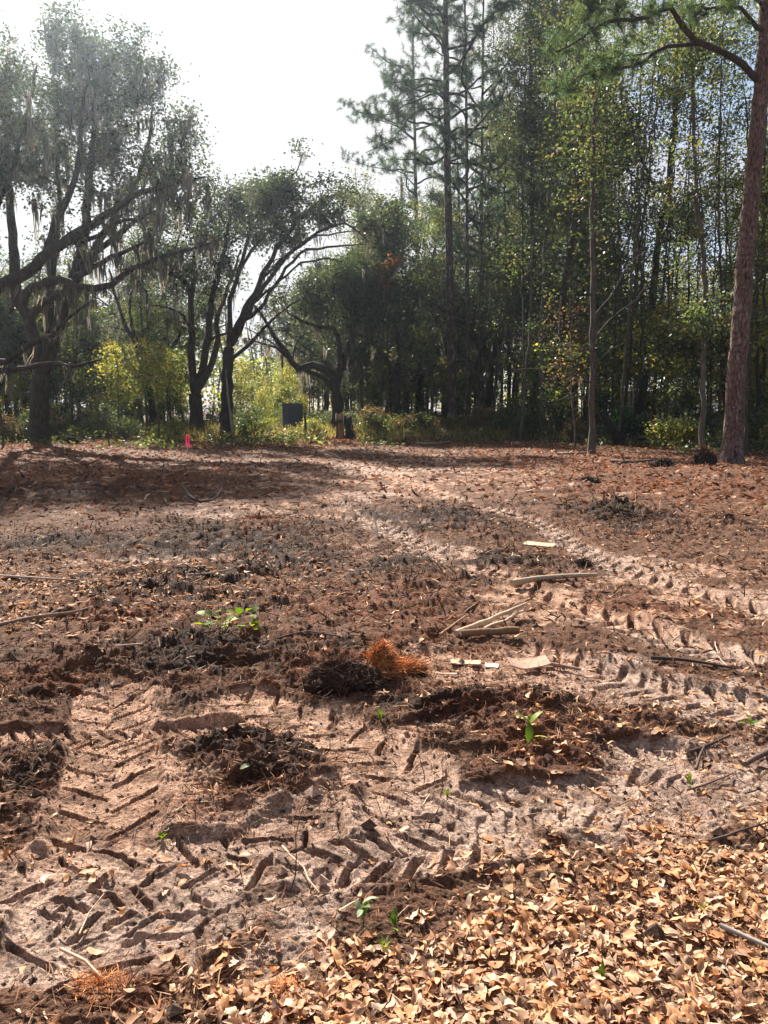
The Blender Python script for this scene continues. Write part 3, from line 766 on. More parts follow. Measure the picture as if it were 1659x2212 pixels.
# ------------------------------------------------------------------ pines
PBARK = np.array([0.14, 0.078, 0.066])
def pine_trunk(name, C, r, k, rows, cell, depth, col_hi, col_lo):
    """plated bark: cells of the bark stand proud, the joints between them recessed"""
    Z = resample(C, 0.3, 0.012); d = np.concatenate([[0], np.cumsum(np.linalg.norm(np.diff(Z, axis=0), axis=1))])
    s = np.linspace(0, d[-1], rows); P = np.stack([np.interp(s, d, Z[:, q]) for q in range(3)], 1)
    rr = np.interp(s, [0, d[-1]], r); rr = rr * (1 + 0.38 * np.exp(-s / 0.35) + 0.10 * np.exp(-s / 1.6))
    th = np.arange(k) * 2 * np.pi / k
    TH, S = np.meshgrid(th, s); RR = np.repeat(rr[:, None], k, 1)
    ncell = round(2 * np.pi * rr.mean() / cell)
    wv = 0.9 * (fbm(TH * 2.2, S * 2.6, 41, 3) - .5); wh = 1.1 * (fbm(TH * 3.1, S * 3.0, 42, 3) - .5)
    u = TH / (2 * np.pi) * ncell
    us = u + 0.35 * np.sin(S * 1.7) + wv
    # wrap seam is at the back
    f1, f2 = worley(us, S / (cell * 2.4) + wh, 7, 1.0)
    e = sstep(0.0, 0.05 + .2 * fbm(us * 2, S * 6, 43, 2), f2 - f1)
    cid = fbm(us * 1.1, S / (cell * 1.6), 3, 2)
    flak = fbm(us * 3, S / cell * 2, 9, 3)
    flare = 1 + 0.12 * np.exp(-S / 0.4) * np.cos(TH * 5 + 1)
    rad = RR * flare + depth * (e - 1) + depth * 0.5 * (flak - 0.5) + depth * 0.5 * (cid - 0.5) * e
    V = P[:, None, :] + np.stack([rad * np.cos(TH), rad * np.sin(TH), 0 * TH], -1)
    i = np.arange(rows - 1)[:, None] * k; j = np.arange(k)[None, :]; j2 = (j + 1) % k
    F = np.stack([i + j, i + j2, i + k + j2, i + k + j], -1).reshape(-1, 4)
    m = (e * (0.75 + 0.5 * cid) * (0.7 + 0.6 * flak))[..., None]
    c = np.asarray(col_lo) * (1 - np.clip(m, 0, 1)) + np.asarray(col_hi) * np.clip(m, 0, 1.2)
    lich = (sstep(0.62, 0.7, fbm(u * 1.2, S * 3, 33, 3)) * e * 0.5)[..., None]
    c = c * (1 - lich) + np.array([0.30, 0.26, 0.23]) * lich
    return mk_mesh(name, V.reshape(-1, 3), [F], c.reshape(-1, 3), True, [M_pbark]), P, rr
def pine_limbs(P, rr, z0, n, length, seed, droop=0.0, tilt=0.5):
    out = []
    for i in range(n):
        q = (i + rng.random() * .6) / n; z = z0 + (P[-1, 2] - 0.6 - z0) * q
        k = int(np.argmin(abs(P[:, 2] - z))); a = P[k]; az = i * 2.39996 + rng.normal(0, .4)
        L = length * (0.55 + 0.6 * math.sin(math.pi * min(1, 0.25 + 0.8 * q))) * (0.7 + 0.6 * rng.random())
        L *= (1.0 if q < 0.8 else (1.25 - q))
        el = tilt * (0.2 + 0.9 * q) + rng.normal(0, .12)
        h = np.array([math.cos(az), math.sin(az)])
        pts = [a]
        for t in (0.33, 0.66, 1.0):
            pts.append(a + np.array([h[0] * L * t, h[1] * L * t, L * (math.sin(el) * t + 0.22 * t * t - droop * t)]) + rng.normal(0, 0.08 * L, 3) * (t < 1))
        out.append((np.array(pts), 0.028 + 0.016 * L, 0.012))
    return out
def pine_crown(limbs, n_tufts, npt, L, w, spread, root, base, extra_limbs=(), pal=PINP, bark=(0.055, 0.045, 0.042)):
    T = []
    for pts, r0, r1 in limbs:
        Z = resample(pts, 0.25); m = max(3, int(n_tufts * np.linalg.norm(Z[-1] - Z[0]) / sum(np.linalg.norm(p[-1] - p[0]) for p, _, _ in limbs)))
        t = 0.35 + 0.65 * rng.random(m) ** 0.7
        k = (t * (len(Z) - 1)).astype(int)
        T.append(Z[k] + rng.normal(0, spread, (m, 3)) * np.array([1, 1, 0.55]) + np.array([0, 0, spread * 0.35]))
    T = np.concatenate(T)
    lim, E, tips, dirs, nodes, n0 = grow(list(limbs), T, 0.4, 0.007, 0.05, 0.04, powr=0.42)
    mb = MB()
    for Z, r in lim: tube(mb, Z - base, r, 6, np.asarray(bark), True, 0.15)
    edges_tubes(mb, E[0] - base, E[1] - base, E[2], E[3], 3, np.asarray(bark))
    dirs = dirs + np.array([0, 0, 0.4]); dirs /= np.linalg.norm(dirs, axis=1)[:, None]
    C = np.concatenate([tips - base, tips - base - dirs * L * 0.9])
    D = np.concatenate([dirs, dirs])
    obj('branches', mb.mesh('pine_branches', [M_bark], True), root)['kind'] = 'stuff'
    mb = MB(); needles(mb, C, D, npt, L, w, pal)
    obj('crown', mb.mesh('pine_needles', [M_needle]), root)
def build_pines():
    b = base_at(1578, 1000); Y = b[1]
    C = np.vstack([b, L3([(1580,985),(1595,760),(1614,518),(1630,340),(1645,175),(1655,40),(1662,-120),(1672,-420)], Y)])
    root = empty('tall_pine', b); tag(root, 'nearest pine at the right edge with a thick reddish plated trunk', 'tree')
    Cl = C - b
    me, P, rr = pine_trunk('big_pine_trunk', Cl, (0.272, 0.165), 108, 460, 0.085, 0.026, (0.150, 0.098, 0.084), (0.026, 0.017, 0.015))
    obj('trunk', me, root)
    lm = lambda pts, y, a, c: limb(pts, (Y, Y + y), a, c)
    limbs = [lm([(1645,180),(1616,152),(1594,130),(1548,108),(1516,93),(1480,65),(1461,35),(1448,18),(1426,24),(1383,41),(1340,43),(1291,57),(1237,92),(1200,112)], -2.5, 0.105, 0.018),
      lm([(1516,94),(1490,99),(1467,101),(1445,97),(1415,111),(1383,133),(1350,146),(1318,141),(1285,154),(1237,173),(1200,190)], -1.2, 0.065, 0.015),
      lm([(1415,111),(1370,118),(1331,126),(1290,120)], -1.2, 0.03, 0.012),
      lm([(1383,41),(1350,25),(1300,20),(1260,5)], -2.3, 0.03, 0.012),
      lm([(1648,65),(1640,60),(1627,48),(1600,19),(1572,11),(1540,15),(1500,30)], -1.5, 0.07, 0.02),
      lm([(1652,30),(1620,-20),(1570,-40),(1500,-30)], -2, 0.06, 0.02),
      lm([(1655,-60),(1610,-100),(1500,-150),(1400,-160)], -3, 0.08, 0.02),
      lm([(1655,-60),(1720,-120),(1800,-160)], 2, 0.08, 0.02),
      lm([(1660,-180),(1580,-260),(1500,-300)], 1, 0.08, 0.02), lm([(1660,-180),(1740,-260),(1800,-280)], -2, 0.08, 0.02)]
    pine_crown(limbs, 330, 34, 0.27, 0.008, 0.38, root, b, pal=[[0.05, 0.085, 0.04], [0.07, 0.105, 0.045], [0.04, 0.065, 0.036], [0.09, 0.115, 0.045]])
    # tall pine in the middle
    for (bx, by, top, pts, rad, nL, z0, lab, ntuf) in [
        (980, 942, -330, [(979,930),(975,750),(970,533),(966,300),(962,0),(960,-180),(958,-330)], (0.29, 0.10), 34, 15.5, 'taller of the two middle pines, its straight trunk leaving the top of the picture', 980),
        (913, 925, 60, [(912,902),(904,627),(899,470),(896,300),(893,175),(892,40)], (0.26, 0.06), 22, 12.5, 'shorter dark-trunked pine standing just left of the tallest middle pine', 560)]:
        b = base_at(bx, by); Y = b[1]
        C = np.vstack([b, L3(pts, Y)]); root = empty('tall_pine', b); tag(root, lab, 'tree')
        me, P, rr = pine_trunk('middle_pine_trunk', C - b, rad, 40, 420, 0.13, 0.022, (0.085, 0.052, 0.048), (0.02, 0.014, 0.013))
        obj('trunk', me, root)
        limbs = pine_limbs(P + b, rr, z0 + b[2], nL, 3.3 if bx > 950 else 3.9, 1)
        if bx > 950:
            limbs += [limb([(963,105),(945,60),(915,20),(890,0)], (Y, Y-1), .06, .02), limb([(966,185),(925,170),(880,175),(845,180)], (Y, Y-1), .06, .02),
                      limb([(967,200),(930,205),(880,225),(830,250),(770,240)], (Y, Y-1), .06, .02), limb([(967,235),(900,240),(850,300),(790,330)], (Y, Y-2), .05, .02),
                      limb([(963,60),(985,20),(1010,0)], (Y, Y+1), .05, .02)]
        else:
            limbs += [limb([(895,400),(860,370),(810,362),(770,350),(745,330)], (Y, Y-1), .05, .015), limb([(894,300),(850,270),(790,250),(735,215)], (Y, Y-1), .05, .015),
                      limb([(896,540),(860,515),(800,512),(770,510)], (Y, Y-1), .05, .012), limb([(903,640),(880,600),(850,570),(838,575)], (Y, Y-1), .04, .012)]
        pine_crown(limbs, ntuf, 34, 0.33, 0.0105, 0.5, root, b)
    # slimmer pines behind
    for (bx, Y, pts, lab) in [(1010, 47., [(1010,900),(1010,700),(1009,518),(1008,300),(1006,120),(1004,0)], 'thin pine immediately right of the tallest middle pine, trunk like a pole'),
                              (1040, 52., [(1040,900),(1041,700),(1040,465),(1042,250),(1044,60),(1045,-60)], 'thin dark pine farther back right of the middle pines, crown against pale sky'),
                              (1232, 46., [(1234,900),(1236,700),(1232,500),(1226,300),(1220,100),(1215,-120)], 'dark narrow pine behind the pale-barked tree on the right'),]:
        b = np.array([at(bx, 900, Y)[0], Y, 0.0]); b[2] = float(hz(b[0], b[1])[0]) - .05
        C = np.vstack([b, L3(pts, Y)]); root = empty('tall_pine', b); tag(root, lab, 'tree')
        me, P, rr = pine_trunk('slim_pine_trunk', C - b, (0.16, 0.05), 20, 200, 0.12, 0.014, (0.085, 0.055, 0.05), (0.025, 0.018, 0.016))
        obj('trunk', me, root)
        pine_crown(pine_limbs(P + b, rr, 11 + b[2], 22, 2.9, 1), 300, 32, 0.3, 0.011, 0.42, root, b)
build_pines()

# ------------------------------------------------------------------ trees of the right-hand wood, front rank, each by hand
GREYB = np.array([0.12, 0.105, 0.085]); LICH = np.array([0.11, 0.10, 0.078]); DKB = np.array([0.045, 0.037, 0.032]); BRB = np.array([0.10, 0.07, 0.05])
def wood_tree(name, lab, bx, by, pts, r, col, crown, ncl, nl, pal, size=0.10, extra=(), Y=None, sig=0.3, mossn=0, gap=0.35, cat='tree', seed=1, tip=0.007, group=None):
    if Y is None: b = base_at(bx, by); Y = b[1]
    else:
        b = np.array([at(bx, 900, Y)[0], Y, 0.0]); b[2] = float(hz(b[0], b[1])[0]) - .05
    limbs = [(np.vstack([b, L3(pts, Y)]), r[0], r[1])] + [limb(p, (Y, Y + dy), a, c) for p, dy, a, c in extra]
    blobs = [B3(c[0], c[1], c[2], c[3], Y, c[4], *(c[5:])) for c in crown]
    return tree(name, lab, cat, b, limbs, blobs, ncl, nl, size, pal, sig=sig, gap=gap, mossn=mossn, bark=col, leafm=M_leaf2, seed=seed, tip=tip, group=group, up=0.2, bias=0.6)
def build_right():
    wood_tree('slender_tree', 'pale-barked slender tree at the right clearing edge with bare whitish side branches', 1278, 985,
        [(1279,900),(1281,760),(1277,640),(1281,560),(1278,470),(1281,380),(1284,250),(1289,130),(1290,-20)], (0.108, 0.03), GREYB * .7,
        [(1290,330,90,130,2.0), (1285,120,90,120,2.), (1290,500,70,80,1.6,.3)], 135, 24, MIXP, 0.085,
        [([(1281,760),(1240,745),(1190,752),(1130,740)], -1, .03, .008), ([(1280,830),(1240,800),(1180,795),(1110,800)], -1.5, .03, .008), ([(1280,880),(1250,850),(1200,870),(1170,850)], -1, .025, .008),
         ([(1281,740),(1320,690),(1370,650),(1410,600)], -1, .035, .008), ([(1279,690),(1330,620),(1370,560),(1400,540)], 1, .03, .008), ([(1278,640),(1240,600),(1200,560),(1150,550)], -1, .03, .008),
         ([(1278,560),(1220,520),(1180,480)], 1, .03, .01), ([(1282,480),(1330,430),(1370,410)], -1, .03, .01), ([(1281,800),(1310,760),(1350,740)], -1, .02, .007)], seed=21)
    wood_tree('slender_tree', 'lichen-pale slim trunk standing just left of the big reddish pine', 1517, 990,
        [(1517,960),(1518,860),(1519,780),(1521,700),(1523,600),(1515,500),(1502,400),(1498,250),(1490,100),(1488,-40)], (0.09, 0.03), LICH,
        [(1500,200,80,120,2.), (1480,380,90,90,2.), (1510,690,70,60,1.6,1.2), (1500,560,70,60,1.8,.8), (1490,50,70,80,2)], 180, 26, MIXP, 0.09,
        [([(1520,760),(1490,720),(1450,700),(1420,705)], -1, .03, .008), ([(1522,680),(1550,650),(1575,640)], 0, .03, .008), ([(1516,520),(1470,470),(1430,440)], -1, .03, .01)], seed=22)
    wood_tree('slender_tree', 'leaning dark thick trunk in front of the white-roofed house', 1380, 948,
        [(1381,900),(1390,840),(1400,760),(1411,640),(1422,520),(1440,430),(1452,330),(1462,200),(1470,50),(1475,-80)], (0.24, 0.06), DKB,
        [(1450,250,110,120,2.4), (1400,400,100,90,2.4), (1500,420,70,80,2), (1470,80,90,90,2.4), (1410,560,90,60,2,.4)], 270, 28, MIXP, 0.095,
        [([(1441,430),(1400,380),(1370,300),(1350,200)], 0, .09, .02), ([(1425,520),(1470,450),(1520,380)], 1, .08, .02), ([(1411,640),(1380,580),(1340,540)], -1, .05, .015)], mossn=40, seed=23)
    wood_tree('slender_tree', 'grey straight trunk close behind the leaning dark one near the house', 1374, 928,
        [(1374,900),(1374,760),(1377,650),(1373,518),(1376,400),(1382,250),(1386,100),(1390,-60)], (0.15, 0.04), GREYB,
        [(1370,200,80,140,2.2), (1340,380,80,80,2), (1390,20,80,100,2), (1350,540,80,60,1.8,.4)], 190, 28, MIXP + OAKP[:2], 0.095,
        [([(1375,500),(1340,440),(1310,380)], 0, .05, .015), ([(1377,420),(1410,350),(1430,290)], 0, .05, .015)], seed=24)
    wood_tree('vine_covered_tree', 'tall trunk wrapped in dark climbing ivy like a column right of the middle pines', 1158, 945,
        [(1158,900),(1155,760),(1153,600),(1150,450),(1148,300),(1146,150),(1144,0),(1142,-120)], (0.17, 0.06), DKB,
        [(1150,420,38,110,.9,2), (1140,240,48,110,1.,2.4), (1155,100,60,100,1.3,2.2), (1110,300,40,50,1.5,.8), (1190,330,40,60,1.5,.9), (1160,560,50,60,1.2,1.0), (1150,-30,60,70,1.5)], 560, 34, OAKP[:2] + [[0.03, 0.045, 0.018]], 0.10,
        [([(1150,300),(1175,250),(1190,180)], 0, .04, .015), ([(1148,320),(1110,270),(1085,220)], 0, .04, .015)], sig=0.26, gap=0.28, seed=25)
    wood_tree('slender_tree', 'lichen-spotted mid-size trunk beside the ivy-wrapped tree', 1172, 950,
        [(1172,920),(1173,800),(1172,700),(1176,600),(1180,480),(1192,360),(1200,200),(1204,20)], (0.14, 0.03), GREYB * .9,
        [(1200,430,70,80,2), (1200,250,60,100,2), (1210,80,60,90,2), (1170,620,70,60,2,.5)], 180, 28, MIXP, 0.09, [([(1176,600),(1140,560),(1110,530)], 0, .03, .01)], seed=26)
    wood_tree('slender_tree', 'smooth brown trunk in the shade left of the pale-barked tree', 1230, 945,
        [(1229,920),(1230,840),(1232,700),(1236,560),(1240,430),(1243,300),(1250,150),(1252,0)], (0.15, 0.035), BRB,
        [(1240,480,70,70,2), (1245,300,70,90,2), (1250,120,60,90,2), (1225,640,70,60,2,.4)], 180, 28, MIXP + OAKP[:1], 0.09, seed=27, mossn=20)
    wood_tree('slender_tree', 'thin whip-like tree curving beside the right side of the big pine', 1612, 985,
        [(1612,920),(1615,820),(1621,760),(1630,650),(1644,560),(1652,450),(1658,300)], (0.07, 0.02), LICH * .8,
        [(1640,400,50,80,1.5), (1650,560,50,60,1.5), (1610,700,40,60,1.2,.6)], 150, 26, MIXP, 0.09, seed=28)
    wood_tree('bare_sapling', 'pale bare-twigged sapling with hanging brown dead leaves before the shaded wood', 1242, 968,
        [(1238,900),(1233,820),(1232,740),(1240,660),(1236,600)], (0.035, 0.01), GREYB,
        [(1230,700,55,80,1.1), (1215,790,45,60,1.0), (1265,820,45,40,.8,.6), (1270,900,40,20,.6,.8)], 90, 6, BRNP, 0.08,
        [([(1233,820),(1190,790),(1150,770)], -.5, .012, .004), ([(1233,780),(1270,740),(1310,700)], -.5, .012, .004), ([(1236,860),(1280,840),(1320,840)], -.5, .012, .004), ([(1232,740),(1200,700),(1170,690),(1120,760)], -.5, .012, .004)], sig=.22, gap=.3, seed=29, cat='sapling', tip=.004)
    wood_tree('leafy_sapling', 'broad-leaved green sapling arching toward the lichen-pale trunk by the house', 1455, 960,
        [(1456,900),(1462,840),(1470,780),(1460,740),(1430,715)], (0.04, 0.012), GREYB,
        [(1440,730,60,35,1.0), (1490,720,40,50,.9), (1410,690,40,30,.8), (1500,800,30,30,.7,.5)], 150, 18, MIXP[:3], 0.12, sig=.22, gap=.3, seed=30, cat='sapling')
    wood_tree('leafy_bush', 'dark glossy low bush at the foot of the leaning dark trunk', 1350, 960,
        [(1350,940),(1350,915)], (0.04, 0.02), DKB, [(1355,915,38,32,1.0), (1330,930,25,20,.7)], 90, 26, [[0.03, 0.07, 0.03], [0.025, 0.055, 0.028], [0.05, 0.10, 0.04]], 0.11, sig=.2, gap=0, seed=31, cat='bush')
    wood_tree('red_leaved_tree', 'small rusty-red leaved crown between the arching oak and the middle pines', 835, 0,
        [(836,850),(838,760),(836,660),(832,600)], (0.09, 0.02), DKB, [(828,577,26,8,.8), (850,570,16,8,.6), (838,610,14,14,.5,.5)], 30, 17, [[0.12, 0.035, 0.022], [0.09, 0.035, 0.022], [0.13, 0.05, 0.025]], 0.11, Y=44., sig=.22, gap=0, seed=32)
    thin = [(1095,940,1090,.07,'pole-thin tree standing between the middle pines and the ivy-wrapped tree'), (1060,930,1056,.09,'thin dark stem just right of the pole-like pine'),
            (1334,935,1336,.08,'thin straight stem halfway between the pale-barked tree and the house'), (1308,925,1318,.10,'dark stem rising just right of the pale-barked tree'),
            (1563,960,1552,.08,'thin stem partly hidden left of the big reddish pine'), (1646,960,1650,.09,'thin stem at the far right edge beyond the big reddish pine'),
            (1128,955,1128,.05,'wiry stem at the clearing edge left of the ivy-wrapped tree')]
    for i, (bx, by, tx, r, lab) in enumerate(thin):
        wood_tree('thin_tree', lab, bx, by, [(bx + 2, 900), ((bx * .6 + tx * .4) + 3, 700), (tx, 450), (tx + 6, 200), (tx + 12, -30)], (r, .02), [DKB, GREYB * .7, BRB * .8][i % 3],
            [(tx, 300, 55, 110, 2), (tx + 8, 100, 55, 110, 2), (tx, 560, 60, 90, 2, .4)], 110, 26, MIXP + OAKP[:2], 0.095, seed=40 + i)
build_right()

# ------------------------------------------------------------------ the wood behind: one tree of each kind, then copies
def tmpl(name, limbs, blobs, ncl, nl, size, pal, col, sig=0.4, gap=0.3, mossn=0, leafm=None, seed=1, tip=0.008, mossL=1.2):
    r = tree(name, None, None, (0, 0, 0), limbs, blobs, ncl, nl, size, pal, sig, gap, mossn, mossL, bark=col, leafm=leafm or M_leaf2, seed=seed, tip=tip, up=.15, bias=.5, moss_w=0.03)
    return r
def wob_trunk(h, lean, n=6, w=0.35):
    a = rng.random() * 6.28; p = [np.array([0, 0, -0.15])]
    for i in range(1, n + 1):
        t = i / n; p.append(np.array([math.cos(a) * lean * t * t, math.sin(a) * lean * t * t, h * t]) + np.r_[rng.normal(0, w * t, 2), 0])
    return np.array(p)
TPL = {}
def make_templates():
    T = []
    for i in range(5):                                   # tall slim trees
        h = [25, 23, 27, 21, 24][i]; tr = wob_trunk(h, rng.normal(0, 1.2))
        limbs = [(tr, [.17, .13, .2, .11, .15][i], .03)]
        for k in range(4):
            z = h * (0.45 + 0.13 * k); a = k * 2.4 + i; q = np.array([np.interp(z, tr[:, 2], tr[:, c]) for c in range(3)])
            limbs.append((np.array([q, q + [math.cos(a) * .9, math.sin(a) * .9, 1.5], q + [math.cos(a) * 1.8, math.sin(a) * 1.8, 3.4]]), .06, .02))
        bl = [(tr[-1][0], tr[-1][1], h * .86, 2.3, 2.3, h * .15), (tr[-2][0], tr[-2][1], h * .62, 2.4, 2.4, h * .16, .9), (0, 0, h * .40, 1.8, 1.8, h * .12, .3)]
        T.append(tmpl('slim_wood_tree', limbs, bl, 260, 22, .13, [MIXP, MIXP + YELP[:2], OAKP + MIXP, MIXP + OAKP, YELP[:3] + MIXP][i], [DKB, GREYB * .7, BRB * .8, DKB, GREYB][i], gap=.34, seed=50 + i, mossn=[0, 30, 0, 40, 0][i]))
    TPL['slim'] = T; T = []
    for i in range(4):                                   # spreading oaks
        h = [13, 15, 11, 14][i]; tr = wob_trunk(h * .45, rng.normal(0, 1), 4, .3)
        limbs = [(tr, .34, .24)]
        for k in range(5):
            a = k * 1.257 + i; e = tr[-1] if k % 2 else tr[-2]; L = h * .42
            limbs.append((np.array([e, e + [math.cos(a) * L * .35, math.sin(a) * L * .35, L * .35], e + [math.cos(a) * L * .8, math.sin(a) * L * .8, L * .6 * (1 + .5 * (k % 2))], e + [math.cos(a) * L * 1.15, math.sin(a) * L * 1.15, L * .75]]), .17, .04))
        bl = [(tr[-1][0], tr[-1][1], h * .72, h * .38, h * .38, h * .27)] + [(math.cos(a) * h * .28, math.sin(a) * h * .28, h * (.55 + .1 * (a % 2)), h * .17, h * .17, h * .14, .9) for a in (0, 1.3, 2.6, 3.9, 5.2)] + [(math.cos(a) * h * .38, math.sin(a) * h * .38, h * .34, h * .14, h * .14, h * .08, .4) for a in (.6, 2.7, 4.5)]
        T.append(tmpl('mossy_wood_oak', limbs, bl, 430, 30, .17, [OAKP, OAKP + MIXP, MIXP, OAKP + MIXP[:3]][i], BARK, sig=.42, gap=.33, mossn=120, leafm=M_leaf, seed=60 + i))
    TPL['oak'] = T; T = []
    for i in range(3):                                   # understorey saplings
        h = [6.5, 8.5, 5][i]; tr = wob_trunk(h, rng.normal(0, .8), 5, .2)
        bl = [(tr[-1][0], tr[-1][1], h * .75, 1.2, 1.2, h * .25), (0, 0, h * .42, 1.1, 1.1, h * .2, .8)]
        T.append(tmpl('understorey_sapling', [(tr, [.05, .06, .04][i], .012)], bl, 95, 20, .12, [YELP, MIXP, YELP + MIXP][i], GREYB * .6, sig=.3, gap=.25, seed=70 + i, tip=.005))
    TPL['sapling'] = T; T = []
    for i in range(5):                                   # shrubs
        h = [1.4, 1.7, 1.1, 1.6, 2.0][i]
        limbs = [(np.array([[0, 0, -.1], [math.cos(a) * .15, math.sin(a) * .15, h * .4], [math.cos(a) * .5 * h * .5, math.sin(a) * .5 * h * .5, h * .85]]), .018, .006) for a in (0, 1.5, 3., 4.4)]
        bl = [(0, 0, h * .55, h * .55, h * .55, h * .45)]
        T.append(tmpl('wood_shrub', limbs, bl, 80, 20, .085, [MIXP, OAKP, YELP + [[.26, .24, .06]], BRNP + MIXP[:1], OAKP + MIXP][i], GREYB * .7, sig=.2, gap=.2, seed=80 + i, tip=.004))
    TPL['shrub'] = T; T = []
    for i in range(2):
        h = [24, 20][i]; tr = wob_trunk(h, .5, 6, .12); root = empty('wood_pine', (0, 0, 0))
        me, P, rr = pine_trunk('wood_pine_trunk', tr, (.19, .05), 14, 120, .14, .014, (0.08, 0.055, 0.05), (0.03, 0.02, 0.018))
        obj('trunk', me, root)
        pine_crown(pine_limbs(P, rr, h * .55, 22, 3.0, 1), 190, 26, .32, .016, .36, root, np.zeros(3))
        T.append(root)
    TPL['pine'] = T
make_templates()
placed = []
def put(kind, x, y, lab, group, cat, sc_=None, var=None, mind=1.2):
    global placed
    q_ = x / y
    if kind in ('shrub', 'sapling') and ((-.148 < q_ < -.095 and y < 54) or (-.082 < q_ < -.025 and y < 45)): return None
    for q in placed:
        if (q[0] - x) ** 2 + (q[1] - y) ** 2 < mind ** 2: return None
    T = TPL[kind]; t = T[rng.integers(len(T))] if var is None else T[var]
    s = sc_ if sc_ is not None else 0.85 + 0.3 * rng.random()
    o = copy_tree(t, (x, y, float(hz(x, y)[0]) - 0.03), rng.random() * 6.28, (s, s, s * (0.92 + 0.16 * rng.random())))
    tag(o, lab, cat, group); placed.append((x, y)); return o
for q in [(1374,928,0)]: pass
def scatter(kind, n, y0, y1, a0, a1, lab, group, cat, mind=1.6, smin=.85, smax=1.15, skip=None, var=None):
    k = 0; tries = 0
    while k < n and tries < n * 30:
        tries += 1
        y = y0 + (y1 - y0) * rng.random(); x = y * (a0 + (a1 - a0) * rng.random())
        if y < edge_y(x) + 1.2: continue
        if skip and skip(x, y): continue
        v = None if var is None else var[rng.integers(len(var))]
        if put(kind, x, y, lab, group, cat, smin + (smax - smin) * rng.random(), v, mind): k += 1
# x/y ratio: view x = 829.5 + ratio * 1661
house_gap = lambda x, y: 0.30 < x / y < 0.46 and y < 72
pinegap = lambda x, y: x / y < .15 and y < 56
def glade(x, y):
    a = np.array([-6.4, 50.]); d = np.array([-8.6, 26.]); p = np.array([x, y]) - a; u = min(1, max(0, p @ d / (d @ d))); return np.linalg.norm(p - u * d) < 6.5
pinegap2 = lambda x, y: (.02 < x / y < .13 and y < 52) or (-.14 < x / y < -.03 and y < 54)
scatter('slim', 36, 38, 76, .11, .62, 'tall slim tree with thin olive crown, in the shaded wood on the right', 'slim trees of the right-hand wood', 'tree', 1.5, skip=lambda x, y: house_gap(x, y) or pinegap(x, y))
def stems():
    L = ['thin dark stem', 'thin grey stem', 'thin brown stem']
    for i in range(34):
        vx = 1030 + 18.5 * i + rng.normal(0, 7); y = 33 + 16 * rng.random(); x = (vx - 829.5) / K * y
        if y < edge_y(x) + .6 or any((q[0] - x) ** 2 + (q[1] - y) ** 2 < .5 for q in placed): continue
        b = np.array([x, y, float(hz(x, y)[0]) - .05]); h = 13 + 11 * rng.random(); ln = rng.normal(0, .9); r = .035 + .06 * rng.random()
        lim = [(np.array([b, b + [ln * .2, 0, h * .33], b + [ln * .5 + rng.normal(0, .25), .2, h * .66], b + [ln, .3, h]]), r, .012)]
        for k in range(4):
            z = h * (.3 + .15 * k) ; q = b + [ln * .4, .1, z]; a = rng.random() * 6.28; lim.append((np.array([q, q + [math.cos(a) * .8, math.sin(a) * .8, .5], q + [math.cos(a) * 1.7, math.sin(a) * 1.7, 1.5]]), r * .35, .006))
        t = tree('thin_tree', L[i % 3] + ' carrying a small leafy top at the front of the right-hand wood', 'tree', b, lim, [(b[0] + ln, b[1], b[2] + h * .88, 1.3, 1.3, h * .14), (b[0] + ln * .5, b[1], b[2] + h * .55, 1.2, 1.2, h * .2, .5)], 60, 20, .10, MIXP + OAKP, .28, bark=[DKB, GREYB * .8, BRB * .8][i % 3], leafm=M_leaf2, seed=200 + i, tip=.006, group='thin stems at the front of the right-hand wood')
        placed.append((x, y))
stems()
scatter('pine', 9, 46, 75, .07, .6, 'straight dark pine deep inside the right-hand wood', 'pines inside the right-hand wood', 'tree', 2.5, skip=house_gap)
scatter('oak', 16, 44, 78, .08, .62, 'mossy rounded oak low among the trunks of the right-hand wood', 'oaks of the right-hand wood', 'tree', 4, .65, .95, skip=house_gap)
scatter('sapling', 46, 30, 60, .09, .6, 'thin leafy sapling under the trees of the right-hand wood', 'saplings of the right-hand wood', 'sapling', .9, skip=lambda x, y: (house_gap(x, y) and rng.random() < .8) or pinegap(x, y))
scatter('oak', 12, 56, 84, -.16, .1, 'mossy oak across the back of the clearing behind the stump', 'oaks at the back of the clearing', 'tree', 4, .75, 1.0, skip=glade)
scatter('slim', 7, 50, 60, -.03, .075, 'airy tree filling in behind the two middle pines', 'airy trees behind the middle pines', 'tree', 1.8, .6, .8, var=[0, 1, 4])
scatter('slim', 10, 58, 85, -.1, .12, 'slim tree rising across the back of the clearing', 'slim trees at the back of the clearing', 'tree', 2, .5, .62)
scatter('oak', 4, 48, 60, -.60, -.22, 'mossy oak close behind the left-hand live oaks, its limbs lost in shade', 'oaks close behind the left-hand live oaks', 'tree', 3.4, .7, .9, skip=glade)
scatter('oak', 8, 60, 84, -.62, -.17, 'mossy oak in the deeper wood behind the left-hand live oaks', 'oaks of the left-hand wood', 'tree', 4, .7, .95, skip=glade)
scatter('slim', 30, 44, 82, -.62, -.17, 'slim dark-trunked tree behind the left-hand live oaks', 'slim trees of the left-hand wood', 'tree', 1.8, .42, .55, skip=glade)
scatter('sapling', 60, 41, 75, -.62, -.1, 'thin backlit sapling under the left-hand live oaks', 'saplings of the left-hand wood', 'sapling', .9, .7, 1.1, skip=lambda x, y: glade(x, y) and y < 62)
scatter('sapling', 24, 50, 80, -.1, .1, 'thin leafy sapling at the back of the clearing', 'saplings at the back of the clearing', 'sapling', .9, .6, 1.0, skip=lambda x, y: glade(x, y) or y < 54)
scatter('sapling', 14, 54, 72, -.165, -.105, 'sunlit yellow sapling in the bright glade left of the grey box', 'saplings of the bright glade', 'sapling', 1.5, .4, .75, var=[0, 2])
